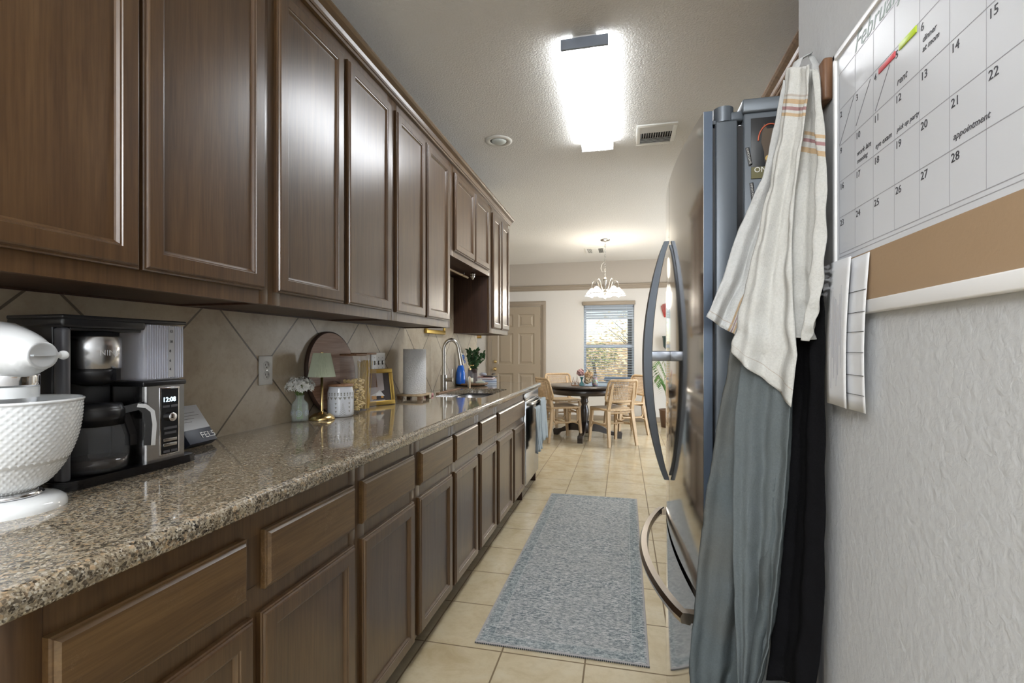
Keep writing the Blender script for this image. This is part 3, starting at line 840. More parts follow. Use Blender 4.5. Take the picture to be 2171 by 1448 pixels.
# --- stand mixer, pointing away from the wall (+x)
mx = thing('stand_mixer', 'white stand mixer with hobnail textured bowl at the near counter end', 'stand mixer', (-1.150, .690, CT))
bs = MB(); ol = []
for i in range(48):
    a = 2 * math.pi * i / 48; x = .088 * math.cos(a); y = .088 * math.sin(a)
    if x < 0: x = x * 2.0; y = y * (1 - .12 * abs(math.cos(a)))
    ol.append((x, y))
zs = [(1.0, 0), (1.0, .006), (.97, .014), (.86, .021), (.60, .026), (.3, .028)]
vs = [(x * s_, y * s_, z) for s_, z in zs for x, y in ol]
bs.add(vs, [(j * 48 + i, j * 48 + (i + 1) % 48, (j + 1) * 48 + (i + 1) % 48, (j + 1) * 48 + i) for j in range(len(zs) - 1) for i in range(48)], None, True)
bs.add(vs, [tuple(5 * 48 + i for i in range(48)), tuple(range(48))])
bs.build('base', 'white_enamel', mx)
cl = MB(); prof = []
for j, (z, cx_, rx, ry) in enumerate([(.02, -.135, .040, .052), (.07, -.140, .034, .042), (.15, -.142, .032, .038), (.22, -.135, .038, .042), (.27, -.12, .05, .045)]):
    prof += [(cx_ + rx * math.cos(2 * math.pi * i / 24), ry * math.sin(2 * math.pi * i / 24), z) for i in range(24)]
cl.add(prof, [(j * 24 + i, j * 24 + (i + 1) % 24, (j + 1) * 24 + (i + 1) % 24, (j + 1) * 24 + i) for j in range(4) for i in range(24)], None, True)
cl.build('column', 'white_enamel', mx)
hd = MB(); V = []
secs = [(-.215, .004, .30), (-.205, .030, .30), (-.18, .048, .302), (-.13, .060, .305), (-.06, .065, .306), (0, .062, .302), (.04, .050, .298), (.07, .036, .296), (.078, .026, .296), (.092, .026, .296)]
for x, r_, z in secs:
    V += [(x, r_ * math.cos(2 * math.pi * i / 28), z + r_ * .92 * math.sin(2 * math.pi * i / 28)) for i in range(28)]
hd.add(V, [(j * 28 + i, j * 28 + (i + 1) % 28, (j + 1) * 28 + (i + 1) % 28, (j + 1) * 28 + i) for j in range(len(secs) - 1) for i in range(28)], None, True)
hd.cyl((0, 0, .215), .047, .06, 32)
hd.build('head', 'white_enamel', mx)
MB().lathe([(.0001, .093), (.020, .093), (.024, .0945), (.026, .092)], (0, 0, .296), 28, 'x').box(.093, .0965, -.017, .017, .2945, .2975).build('hub_cap', plain('satin silver', (.68, .70, .72), .38, .55), mx)
MB().cyl((.081, .024, .296), .006, .012, 16, 'y').sphere((.081, .042, .296), .009).build('hub_knob', 'white_enamel', mx)
MB().lathe([(.047, .236), (.0475, .236), (.0482, .240), (.0482, .256), (.0475, .260), (.047, .260)], (0, 0, 0), 36).build('trim_band', 'chrome', mx)
MB().lathe([(.0001, .19), (.030, .19), (.045, .198), (.046, .216)], (0, 0, 0), 32).cyl((0, 0, .14), .006, .06, 12).build('beater_housing', 'chrome', mx)
def hob(a, t, j):
    if j < 4 or j > 112: return 0
    return .0014 * max(0, math.cos(a * 52) * math.cos(2 * math.pi * (j - 4) / 9))
bp = [(.0001, .034), (.040, .034), (.044, .036), (.048, .041)]
for j in range(110):
    t = j / 109; z = .041 + (.205 - .041) * t
    r_ = .048 + (.111 - .048) * math.sin(math.pi / 2 * min(1, t ** .62 * 1.0)) ** 1.15
    bp.append((r_, z))
bp += [(.114, .207), (.1145, .210), (.111, .212), (.108, .209), (.105, .18), (.09, .09), (.0001, .06)]
MB().lathe(bp, (0, 0, 0), 320, rf=hob).build('bowl', 'white_enamel', mx)
MB().lathe([(.050, .026), (.054, .028), (.050, .034), (.046, .036)], (0, 0, 0), 32).build('bowl_ring', 'chrome', mx)

# --- coffee maker
cm = thing('coffee_maker', 'black and steel drip coffee maker with glass carafe and clear water tank', 'coffee maker', (-1.25, .95, CT))
def cl_(mb): return mb.shift(1.25, -.95, 0)
pl = [(-1.330, .79), (-1.195, .79)] + [(-1.155 - .04 * (1 - math.sin(R(a))), .79 + .04 * (1 - math.cos(R(a)))) for a in range(15, 91, 15)] + [(-1.155, 1.10), (-1.160, 1.118), (-1.175, 1.125), (-1.33, 1.125)]
cl_(MB().prism(pl, 0, .018, 'z').prism([(a * .985 - .018, b * .985 + .0145) for a, b in pl], .018, .021, 'z')).build('base', 'black_gloss', cm)
cl_(MB().box(-1.330, -1.20, .800, .815, .02, .362, bev=.003).box(-1.330, -1.285, .80, 1.0, .02, .362, bev=.005)).build('rear_housing', 'black', cm)
cl_(MB().box(-1.20, -1.170, .800, .818, .02, .355, bev=.006)).build('front_post', plain('charcoal satin plastic', (.09, .09, .10), .35), cm)
cl_(MB().box(-1.330, -1.168, .797, .985, .355, .378, bev=.006).box(-1.330, -1.166, .797, 1.100, .374, .383, bev=.003)).build('top_lid', 'black', cm)
cl_(MB().box(-1.290, -1.270, .818, .978, .02, .355, bev=.004).box(-1.29, -1.175, .818, .978, .349, .357, bev=.002)).build('brew_head', 'black', cm)
bk = MB().lathe([(.053, .262), (.055, .264), (.055, .336), (.053, .338)], (-1.222, .898, 0), 40)
cl_(bk).build('filter_basket_band', 'steel', cm)
cl_(MB().lathe([(.0001, .222), (.02, .222), (.045, .232), (.052, .246), (.053, .262), (.050, .262), (.050, .348), (.0001, .348)], (-1.222, .898, 0), 32).box(-1.180, -1.160, .905, .915, .235, .262)).build('filter_basket', 'black', cm)
nv, nf = text_geo('NINJA', .0185, .0006)
cl_(MB().add([(-1.222 + (.0552 + z) * math.cos(-.42 + x / .055), .898 + (.0552 + z) * math.sin(-.42 + x / .055), .293 + y) for x, y, z in nv], nf)).build('raised_lettering', 'chrome', cm)
cc = (-1.212, .897, 0)
cl_(MB().lathe([(.0001, .024), (.055, .024), (.061, .03), (.064, .06), (.063, .10), (.054, .135), (.047, .155)], cc, 40)).build('glass_carafe', 'glass_thin', cm)
cl_(MB().lathe([(.0001, .033), (.058, .033), (.061, .052), (.0001, .052)], cc, 32)).build('coffee', plain('black coffee', (.02, .012, .008), .05), cm)
cl_(MB().lathe([(.0478, .155), (.0488, .155), (.054, .135), (.0545, .163), (.05, .178), (.0001, .182)], cc, 32).lathe([(.0548, .132), (.056, .130), (.056, .165), (.05, .17)], cc, 32)).build('carafe_lid', 'black', cm)
hp = [(.046, .160), (.082, .168), (.098, .155), (.103, .12), (.100, .07)]
def hpt(r_, z, a=R(52)): return (cc[0] + r_ * math.cos(a), cc[1] + r_ * math.sin(a), z)
cl_(MB().tube([hpt(r_, z) for r_, z in hp], [.011, .0115, .0125, .0125, .012], 4, flat=(1.1, .8)).tube([hpt(.052, .15), hpt(.066, .10), hpt(.066, .075)], .012, 4)).build('carafe_handle', 'black', cm)
cl_(MB().tube([hpt(r_ + .008, z + .002) for r_, z in [(.070, .169), (.088, .165), (.1, .152), (.104, .12), (.101, .068)]], [.0125] * 5, 4, flat=(.5, 1.35))).build('handle_inlay', 'steel', cm)
M['button_grey'] = plain('grey button', (.10, .10, .11), .3)
# tank column on the right
tk = MB().box(-1.320, -1.170, .982, 1.097, .225, .372, bev=.012)
for i in range(16): tk.box(-1.1715, -1.1690, .9905 + i * .0066, .9925 + i * .0066, .232, .37)
cl_(tk).build('water_tank', 'glass_tank', cm)
cl_(MB().box(-1.316, -1.174, .986, 1.093, .228, .298, bev=.01)).build('tank_water', 'water', cm)
cl_(MB().box(-1.169, -1.1685, 1.047, 1.064, .235, .368)).build('level_strip', plain('grey level label', (.42, .42, .43), .5), cm)
lv = MB()
for z, s_ in ((.352, '12'), (.325, '10'), (.30, '8'), (.275, '6'), (.252, '4')): add_text(lv, s_, .010, (-1.168, 1.049, z), (0, 1, 0), (0, 0, 1))
cl_(lv).build('level_numbers', 'black', cm)
bod = [(-1.330, .980), (-1.200, .980)] + [(-1.170 - .03 * (1 - math.sin(R(a))), .980 + .012 * (1 - math.cos(R(a)))) for a in range(15, 91, 15)] + [(-1.170, 1.095), (-1.175, 1.100), (-1.330, 1.100)]
cl_(MB().prism(bod, .02, .213, 'z')).build('tank_base_housing', 'steel', cm)
cl_(MB().box(-1.33, -1.168, .978, 1.101, .213, .226, bev=.003)).build('tank_collar', 'black', cm)
cl_(MB().box(-1.1705, -1.1685, 1.022, 1.079, .030, .208, bev=.0008)).build('panel_bezel', 'chrome', cm)
cl_(MB().box(-1.1685, -1.1675, 1.026, 1.075, .034, .204)).build('control_panel', 'black_gloss', cm)
t_ = NT('lit clock digits'); M['digits'] = t_.set(color=(0, 0, 0), emit=(.55, .85, 1), es=3.5)
cl_(add_text(MB(), '12:08', .0175, (-1.1672, 1.029, .170), (0, 1, 0), (0, 0, 1))).build('clock_digits', 'digits', cm)
cl_(MB().cyl((-1.168, 1.051, .130), .0115, .010, 24, 'x').lathe([(.0115, .010), (.009, .0125), (.0001, .0125)], (-1.168, 1.051, .130), 24, 'x')).build('dial_knob', 'chrome', cm)
for y0, y1, z in ((1.030, 1.049, .158), (1.053, 1.072, .158), (1.032, 1.070, .101), (1.034, 1.068, .088), (1.031, 1.049, .040), (1.053, 1.071, .040)): cl_(MB().box(-1.1675, -1.1665, y0, y1, z - .003, z + .003)).build('button', 'button_grey', cm)
for z in (.070, .057): cl_(MB().box(-1.1675, -1.166, 1.031, 1.070, z - .004, z + .004, bev=.0006)).build('size_button', 'nickel', cm)

# --- small tilted carton behind the coffee maker
bx = thing('cardboard_carton', 'small white and navy carton propped between coffee maker and backsplash', 'box', (-1.285, 1.275, CT + .0175), rot=(0, R(-36), R(4)))
MB().box(-.026, .0, -.055, .055, 0, .135, bev=.001).build('carton', plain('navy card', (.03, .04, .07), .4), bx)
MB().box(0, .0006, -.0548, .0548, .048, .1348).build('white_panel', plain('white card', (.74, .76, .80), .5), bx)
add_text(MB(), 'FEL5', .030, (.0009, .0, .013), (0, 1, 0), (0, 0, 1), ext=.0003).build('lettering', 'white_plastic', bx)
tb = MB()
for i, l_ in enumerate((.06, .07, .045, .03)): tb.box(.0006, .001, -.03, -.03 + l_, .108 - i * .011, .1095 - i * .011)
for i in range(2): tb.box(.0006, .001, .028, .05, .030 - i * .006, .0315 - i * .006)
tb.build('print_lines', plain('grey print', (.3, .3, .33), .5), bx)

# --- outlets
def outlet(y, z, lab):
    o = thing('wall_outlet', lab, 'outlet', (WL + .008, y, z))
    MB().box(0, .006, -.037, .037, -.058, .058, bev=.003).build('plate', 'white_plastic', o)
    for zz in (-.0195, .0195):
        f = MB().lathe([(.0165, .006), (.0165, .0085), (.0001, .0085)], (0, 0, zz), 24, 'x').build('receptacle', 'white_plastic', o)
        MB().box(.0085, .0090, -.0085, -.0065, zz - .001, zz + .007).box(.0085, .0090, .0065, .0085, zz - .001, zz + .007).cyl((.0085, 0, zz - .007), .0025, .0005, 10, 'x').build('slots', 'dark_slot', f)
    MB().cyl((.0085, 0, 0), .0028, .001, 10, 'x').build('screw', 'nickel', o)
outlet(1.665, 1.139, 'white double outlet on the backsplash between coffee maker and flowers')
sw = thing('switch_plate', 'wide white three gang switch plate behind the gold photo frame', 'switch plate', (WL + .008, 2.575, 1.146))
MB().box(0, .006, -.083, .083, -.058, .058, bev=.003).build('plate', 'white_plastic', sw)
for y in (-.046, 0, .046):
    f = MB().box(.006, .0075, -.006 + y, .006 + y, -.012, .012).build('slot_frame', 'dark_slot', sw)
    MB().box(.006, .016, -.0035 + y, .0035 + y, -.004, .009, bev=.001).build('toggle', 'nickel', f)
    MB().cyl((.006, y, .03), .0025, .0012, 10, 'x').cyl((.006, y, -.03), .0025, .0012, 10, 'x').build('screw', 'nickel', sw)

# --- flower vase with white blossoms
vz = thing('glass_vase', 'small embossed clear glass vase holding white blossoms', 'vase', (-1.350, 1.826, CT))
gv = MB().lathe([(.0001, .002), (.030, .002), (.0345, .006), (.0352, .03), (.0345, .045), (.0352, .060), (.034, .074), (.026, .086), (.018, .094), (.017, .104), (.0195, .112), (.0185, .113), (.0155, .104), (.0165, .094), (.0235, .085), (.031, .073), (.032, .03), (.030, .010), (.0001, .008)], n=40)
gv.build('glass_body', 'vase_glass', vz)
em = MB()
for a in range(0, 360, 60):
    for r_ in (.006, .011):
        em.tube([((.0352) * math.cos(R(a) + r_ * math.cos(q) / .035), .0352 * math.sin(R(a) + r_ * math.cos(q) / .035), .038 + r_ * 1.1 * math.sin(q)) for q in [2 * math.pi * k / 14 for k in range(14)]], .0009, 5, True)
em.build('embossing', 'glass_tank', vz)
def blossoms(n, c, r_, s, seed, sc=(1, 1, 1), petals=5, below=-.25):
    rnd = random.Random(seed); mb = MB()
    for i in range(n):
        while True:
            d = Vector((rnd.gauss(0, 1), rnd.gauss(0, 1), rnd.gauss(0, 1))).normalized()
            if d.z > below: break
        rr = r_ * rnd.uniform(.72, 1.05)
        p = Vector(c) + Vector((d.x * rr * sc[0], d.y * rr * sc[1], d.z * rr * sc[2]))
        q = (d + Vector((rnd.uniform(-.4, .4), rnd.uniform(-.4, .4), rnd.uniform(-.4, .4)))).to_track_quat('Z', 'Y').to_matrix().to_4x4(); q.translation = p
        vs = [(0, 0, 0)]; fs = []; k = s * rnd.uniform(.8, 1.2)
        for j in range(petals):
            a = 2 * math.pi * j / petals; w_ = math.pi / petals * .85
            b = len(vs); vs += [(k * .6 * math.cos(a - w_), k * .6 * math.sin(a - w_), k * .12), (k * math.cos(a), k * math.sin(a), k * .3), (k * .6 * math.cos(a + w_), k * .6 * math.sin(a + w_), k * .12)]
            fs.append((0, b, b + 1, b + 2))
        mb.add(vs, fs, q)
    return mb
fb = thing('flower_bunch', 'bunch of small white blossoms standing in the little glass vase', 'flowers', (-1.350, 1.826, CT + .03))
blossoms(190, (0, 0, .118), .056, .0105, 3, (1.05, 1.05, .72), 5, -.35).build('white_blossoms', plain('white petals', (.85, .86, .83), .7), fb)
stm = MB(); rnd = random.Random(4)
for i in range(16):
    a = rnd.uniform(0, 6.3); r_ = rnd.uniform(.2, 1)
    stm.tube([(.012 * math.cos(a), .012 * math.sin(a), -.02), (.008 * math.cos(a + 1), .008 * math.sin(a + 1), .06), (.042 * r_ * math.cos(a), .042 * r_ * math.sin(a), .125)], .0012, 5)
stm.build('green_stems', plain('green stems', (.16, .28, .06), .6), fb)

# --- brass table lamp with pleated shade
lp = thing('table_lamp', 'small brass table lamp with pale green pleated shade', 'lamp', (-1.296, 1.903, CT))
MB().lathe([(.0001, .001), (.056, .001), (.056, .004), (.050, .014), (.036, .025), (.018, .031), (.007, .033), (.0055, .04), (.0055, .20), (.0001, .20)], n=40).build('base_and_stem', 'brass', lp)
MB().cyl((.028, .0, .0275), .004, .003, 12).build('touch_switch', 'black', lp)
pl_ = lambda a, t, j: .0011 * (1 if (round(a / (2 * math.pi) * 144) % 2) else -1)
MB().lathe([(.057, .188), (.0355, .292)], n=144, rf=pl_, smooth=False).build('lamp_shade', plain('pale green pleated fabric', (.56, .60, .46), .85), lp)
MB().cyl((0, 0, .286), .0345, .002, 32).cyl((0, 0, .288), .006, .008, 12).build('shade_cap', 'brass', lp)

# --- round board leaning on the wall
rb = thing('round_board', 'large round mango wood board leaning on the backsplash', 'serving board', (-1.345, 2.085, CT), rot=(0, R(-5), 0))
RR = .198
MB().lathe([(.0001, .0), (RR - .004, .0), (RR, .003), (RR, .017), (RR - .004, .020), (.0001, .020)], (-.014, 0, RR), 72, 'x').build('disc', 'board_edge', rb)
MB().lathe([(RR - .007, .0202), (.0001, .0206)], (-.014, 0, RR), 72, 'x').build('wood_face', 'board_wood', rb)

# --- ceramic canister with wooden lid
cn = thing('ceramic_canister', 'white ceramic canister with grey tribal print and wooden lid', 'canister', (-1.276, 2.018, CT))
MB().lathe([(.0001, .001), (.052, .001), (.057, .006), (.0585, .02), (.0585, .110), (.055, .124), (.053, .130), (.053, .140), (.050, .140), (.0001, .138)], n=48).build('jar_body', plain('white stoneware', (.70, .72, .76), .2, coat=.4), cn)
MB().lathe([(.0001, .139), (.056, .139), (.057, .142), (.056, .148), (.0001, .150)], n=40).build('wood_lid', 'lid_wood', cn)
MB().tube([(0, 0, .150), (-.008, -.012, .158), (-.02, -.028, .163), (-.022, -.02, .156), (0, 0, .150), (.004, -.014, .155), (.0, -.03, .158)], .0016, 6).build('leather_loop', 'board_edge', cn)
pr_ = MB()
def onj(a, z, pts, r_=.0589):
    """thin printed motif on the jar: pts in (arc length, height)"""
    vs = [(r_ * math.cos(a + p / r_), r_ * math.sin(a + p / r_), z + q) for p, q in pts]
    pr_.add(vs, [tuple(range(len(vs)))])
for i in range(26):
    a = 2 * math.pi * i / 26
    onj(a, .112, [(-.003, 0), (.003, 0), (.003, -.008), (-.003, -.008)]); onj(a, .100, [(-.004, 0), (0, .003), (.004, 0), (0, -.003)])
for i in range(18):
    a = 2 * math.pi * i / 18
    for sgn, k in ((1, 0),): onj(a, .092, [(-.008, 0), (.008, 0), (0, -.013)])
for i in range(12):
    a = 2 * math.pi * i / 12 + .2
    if i % 2 == 0:
        for q in range(6):
            z = .062 - q * .009; ww = .004 + q * .0026
            onj(a, z, [(0, 0), (ww, -.009), (ww, -.0075), (0, .0022)]); onj(a, z, [(0, 0), (0, .0022), (-ww, -.0075), (-ww, -.009)])
    else:
        for q in range(3): onj(a, .066 - q * .018, [(-.005, 0), (.005, 0), (0, -.009)])
for i in range(60): onj(2 * math.pi * i / 60, .008, [(-.0022, 0), (0, .003), (.0022, 0)])
pr_.build('grey_print', plain('grey glaze print', (.27, .27, .24), .5), cn)

# --- glass pasta jars
def pjar(name, lab, x, y, hy, H):
    o = thing(name, lab, 'jar', (x, y, CT))
    MB().box(-.047, .047, -hy, hy, .001, H, bev=.008, seg=3).build('glass_wall', 'glass_thin', o)
    MB().box(-.046, .046, -hy + .001, hy - .001, H, H + .009, bev=.003).build('wood_lid', 'lid_wood', o)
    return o
pjar('pasta_jar', 'tall square glass jar filled with shell pasta, wooden lid', -1.290, 2.150, .050, .278)
pjar('pasta_jar', 'slimmer square glass jar of upright spaghetti, wooden lid', -1.298, 2.262, .050, .282)
M['shell'] = plain('dry pasta', (.74, .56, .24), .5)
M['spag'] = plain('dry spaghetti', (.70, .46, .05), .45)
sh = MB(); rnd = random.Random(9)
for i in range(240):
    p = Vector((rnd.uniform(-.036, .036), rnd.uniform(-.038, .038), rnd.uniform(.012, .165)))
    if i < 150:
        sd = rnd.choice((0, 1, 2)); 
        if sd == 0: p.x = .036
        elif sd == 1: p.y = -.038
        else: p.y = .038
    m = Matrix.Translation(p) @ Matrix.Rotation(rnd.uniform(0, 6.3), 4, 'Z') @ Matrix.Rotation(rnd.uniform(0, 6.3), 4, 'X')
    sh.sphere((0, 0, 0), .0088, (1, .75, .6), 8, 5, m)
sp_ = tag(sh.build('shell_pasta', 'shell', None, (-1.290, 2.150, CT)), 'pale shell pasta filling the tall glass jar', 'pasta', kind='stuff')
sg = MB()
for i in range(120):
    x0, y0 = rnd.uniform(-.022, .022), rnd.uniform(-.026, .026); x1, y1 = x0 + rnd.uniform(-.016, .016), y0 + rnd.uniform(-.014, .014)
    sg.tube([(x0, y0, .006), ((x0 + x1) / 2, (y0 + y1) / 2, .13), (x1, y1, .245 + rnd.uniform(-.01, .01))], .0011, 5)
tag(sg.build('spaghetti', 'spag', None, (-1.298, 2.262, CT)), 'upright yellow spaghetti in the slimmer glass jar', 'pasta', kind='stuff')

# --- gold photo frame
pf = thing('photo_frame', 'gold photo frame standing on the counter between pasta and paper towels', 'photo frame', (-1.300, 2.452, CT + .002), rot=(0, R(-10), R(-28)))
W_, H_ = .092, .202
fm = MB()
for y0, y1, z0, z1 in ((-W_, W_, 0, .024), (-W_, W_, H_ - .024, H_), (-W_, -W_ + .024, .024, H_ - .024), (W_ - .024, W_, .024, H_ - .024)): fm.box(-.012, .004, y0, y1, z0, z1, bev=.003)
fm.build('frame', 'gold', pf)
pm = NT('framed photo print')
MB().box(-.006, -.002, -W_ + .02, W_ - .02, .02, H_ - .02).build('photo', plain('photo pale ground', (.55, .50, .50), .25), pf)
ph = pf
MB().box(-.002, -.0015, -.068, -.012, .10, .178).build('photo_wood_patch', plain('photo brown patch', (.22, .11, .06), .3), ph)
MB().box(-.002, -.0015, .030, .068, .024, .178).prism([(-.05, .03), (.03, .03), (.045, .09), (.01, .075)], -.002, -.0016, 'x').build('photo_dark_patch', plain('photo dark patch', (.07, .06, .06), .3), ph)
MB().box(-.0018, -.0012, -.055, -.025, .035, .06).box(-.0018, -.0012, .005, .02, .04, .06).build('photo_orange_patch', plain('photo orange patch', (.65, .32, .08), .3), ph)
MB().prism([(-.065, .055), (.028, .05), (.0, .085), (-.02, .07)], -.0018, -.0011, 'x').build('photo_white_patch', 'white', ph)
MB().box(-.09, -.012, -.012, .012, .0, .006, Matrix.Rotation(R(10), 4, 'Y')).box(-.035, -.010, -.02, .02, .02, .14).build('easel_back', 'board_edge', pf)

# --- paper towel roll and wooden stand
ps = thing('towel_stand', 'small wooden footed stand under the paper towel roll', 'stand', (-1.280, 2.846, CT))
MB().box(-.085, .085, -.085, .085, .020, .032, bev=.004).build('top_board', 'oak', ps)
for sx in (-1, 1):
    for sy in (-1, 1): MB().box(sx * .066 - .014, sx * .066 + .014, sy * .066 - .014, sy * .066 + .014, 0, .020, bev=.002).build('foot', 'tray_wood', ps)
MB().box(.0855, .087, .03, .060, .004, .030).build('pale_tag', plain('pale wood tag', (.62, .55, .40), .6), ps)
MB().cyl((0, 0, .03), .008, .285, 16).build('post', 'oak', ps)
pt = NT('quilted paper towel')
vq = pt.voro(pt.map((1, 1, 1)), 130); pt.bump(vq, .9, .003)
M['paper'] = pt.set(color=(.80, .80, .80), rough=.95, spec=.1)
rl = thing('paper_towel_roll', 'white quilted paper towel roll on its wooden stand', 'paper towel', (-1.280, 2.846, CT + .0325))
MB().lathe([(.022, .001), (.0705, .001), (.0715, .004), (.0715, .276), (.0705, .279), (.022, .279), (.022, .001)], n=64).build('roll', 'paper', rl)
MB().lathe([(.0195, .0), (.0218, .0), (.0218, .279), (.0195, .279), (.0195, 0)], n=32).build('cardboard_core', plain('grey cardboard', (.38, .33, .27), .8), rl)

# --- faucet
fa = thing('kitchen_faucet', 'brushed nickel gooseneck pull-down faucet behind the sink', 'faucet', (-1.305, 3.42, CT))
MB().cyl((0, 0, 0), .027, .006, 28).cyl((0, 0, .006), .0245, .115, 28).build('body', 'nickel', fa)
gp = [(0, 0, .115), (0, 0, .27)] + [(.055 - .055 * math.cos(R(a)), .010 * (1 - math.cos(R(a))), .30 + .082 * math.sin(R(a))) for a in range(0, 171, 12)]
MB().tube(gp, .0135, 14).build('gooseneck', 'nickel', fa)
e = Vector(gp[-1]); e2 = e + Vector((.022, .004, -.125))
hh = MB().tube([e, e + (e2 - e) * .25, e + (e2 - e) * .3, e2], [.0145, .0155, .016, .021], 20)
hh.build('spray_head', 'nickel', fa)
MB().cyl((.0, .0, .085), .015, .060, 20, 'x').cyl((.056, 0, .085), .0165, .016, 20, 'x').build('lever_hub', 'nickel', fa)
MB().box(.061, .068, -.006, .006, .095, .165, bev=.002).build('lever', 'nickel', fa)
dk = thing('wood_sink_ledge', 'slim pale wooden ledge behind the sink by the faucet', 'ledge', (-1.250, 3.36, CT))
MB().box(-.012, .012, -.20, .26, .0, .010, bev=.002).build('slat', 'tray_wood', dk)
tag(MB().box(-.03, .03, -.02, .02, 0, .018, bev=.007).build('sponge', plain('pink sponge', (.75, .35, .38), .8), None, (-1.262, 3.03, CT)), 'small pink sponge at the near corner of the sink', 'sponge')
us = thing('dish_brush', 'small steel and wood block standing at the right of the faucet', 'dish brush', (-1.205, 3.72, CT + .0))
MB().box(-.006, .006, -.016, .016, .0, .095, bev=.002).build('handle', 'nickel', us)
MB().box(.006, .010, -.016, .016, .0, .09, bev=.001).build('wood_side', 'oak', us)

# --- round wooden tray with bottles
ty = thing('wooden_tray', 'round acacia tray at the far end of the counter', 'tray', (-1.275, 4.02, CT))
MB().lathe([(.0001, .004), (.10, .002), (.13, .006), (.142, .020), (.139, .024), (.125, .016), (.0001, .012)], n=48).build('dish', 'tray_wood', ty)
TZ = CT + .0165
sb = thing('dish_soap_bottle', 'bright blue spray bottle of dish soap with white cap', 'bottle', (-1.345, 3.925, TZ), rz=R(20))
M['blue'] = plain('clear blue plastic', (.01, .13, .62), .12, coat=.6)
MB().lathe([(.0001, .0), (.036, .0), (.040, .006), (.041, .05), (.038, .095), (.030, .135), (.019, .165), (.017, .18), (.0001, .181)], n=32).build('bottle_body', 'blue', sb)
MB().cyl((0, 0, .178), .017, .028, 20, r2=.014).prism([(-.022, .206), (.030, .206), (.034, .226), (.028, .246), (-.016, .250), (-.026, .232)], -.014, .014, 'y').tube([(.026, 0, .208), (.038, 0, .190), (.034, 0, .176)], .004, 6).build('spray_head', 'blue', sb)
MB().box(-.018, .030, -.0135, .0135, .2465, .260, bev=.004).build('white_cap', 'white_plastic', sb)
add_text(MB(), 'Dawn', .028, (.0405, -.028, .07), (.0, 1, 0), (0, 0, 1), shear=.3).build('label_lettering', 'white_plastic', sb)
sd = thing('soap_dispenser', 'clear ribbed soap dispenser half full of cream soap', 'dispenser', (-1.285, 3.985, TZ))
MB().lathe([(.0001, .0), (.031, .0), (.034, .004), (.034, .085), (.026, .100), (.014, .108), (.013, .118)], n=32).build('glass_body', 'glass_thin', sd)
MB().lathe([(.0001, .003), (.0315, .003), (.0315, .048), (.0001, .048)], n=24).build('soap', plain('cream soap', (.70, .68, .52), .5), sd)
MB().cyl((0, 0, .118), .014, .014, 16).cyl((0, 0, .132), .0045, .024, 10).box(-.006, .038, -.006, .006, .152, .163, bev=.003).build('pump', 'brass', sd)
mg_ = thing('glass_mug', 'clear glass mug with a handle beside the soap dispenser', 'mug', (-1.238, 4.045, TZ))
MB().lathe([(.0001, .0), (.030, .0), (.036, .006), (.040, .03), (.036, .075), (.033, .090)], n=28).tube([(-.034, -.01, .078), (-.062, -.02, .07), (-.066, -.02, .04), (-.040, -.012, .02)], .004, 8).build('glass_body', 'glass_thin', mg_)
tag(MB().sphere((0, 0, .013), .036, (1.25, 1.0, .36), 20, 10).build('river_stone', plain('pale grey green stone', (.48, .50, .42), .6), None, (-1.190, 3.985, TZ)), 'flat pale stone lying at the front of the round tray', 'stone')
pv = thing('plant_vase', 'dark ribbed glass vase holding eucalyptus sprigs', 'vase', (-1.300, 4.118, TZ))
MB().lathe([(.0001, .0), (.040, .0), (.043, .006), (.043, .118), (.045, .124), (.040, .124), (.039, .01)], n=32).build('vase_wall', plain('smoky brown glass', (.10, .06, .05), .1, alpha=.7), pv)
eu = thing('eucalyptus_bunch', 'green eucalyptus sprigs spreading above the smoky vase', 'plant', (-1.300, 4.118, TZ + .02))
rnd = random.Random(11); lf = MB(); st_ = MB()
for i in range(26):
    a = rnd.uniform(0, 6.3); sp = rnd.uniform(.02, .105); hz = rnd.uniform(.16, .27)
    if sp * math.cos(a) < -.06: a += math.pi
    P = [Vector((.012 * math.cos(a), .012 * math.sin(a), .0)), Vector((sp * .3 * math.cos(a), sp * .3 * math.sin(a), hz * .6)), Vector((sp * math.cos(a), sp * math.sin(a), hz))]
    st_.tube(P, .0014, 5)
    for k in range(9):
        t = .35 + .65 * k / 8; p = P[0].lerp(P[1], min(1, t * 2)) if t < .5 else P[1].lerp(P[2], t * 2 - 1)
        q = Matrix.Translation(p) @ Matrix.Rotation(rnd.uniform(0, 6.3), 4, 'Z') @ Matrix.Rotation(rnd.uniform(.3, 1.4), 4, 'X')
        r_ = rnd.uniform(.013, .020)
        lf.add([(0, 0, 0)] + [(r_ * math.cos(b) * .8, r_ + r_ * math.sin(b), .003 * math.cos(2 * b)) for b in [2 * math.pi * j / 9 for j in range(9)]], [(0, j + 1, (j + 1) % 9 + 1) for j in range(9)], q)
lf.build('round_leaves', plain('eucalyptus leaf', (.075, .19, .075), .5), eu); st_.build('stems', plain('brown stems', (.2, .13, .08), .6), eu)
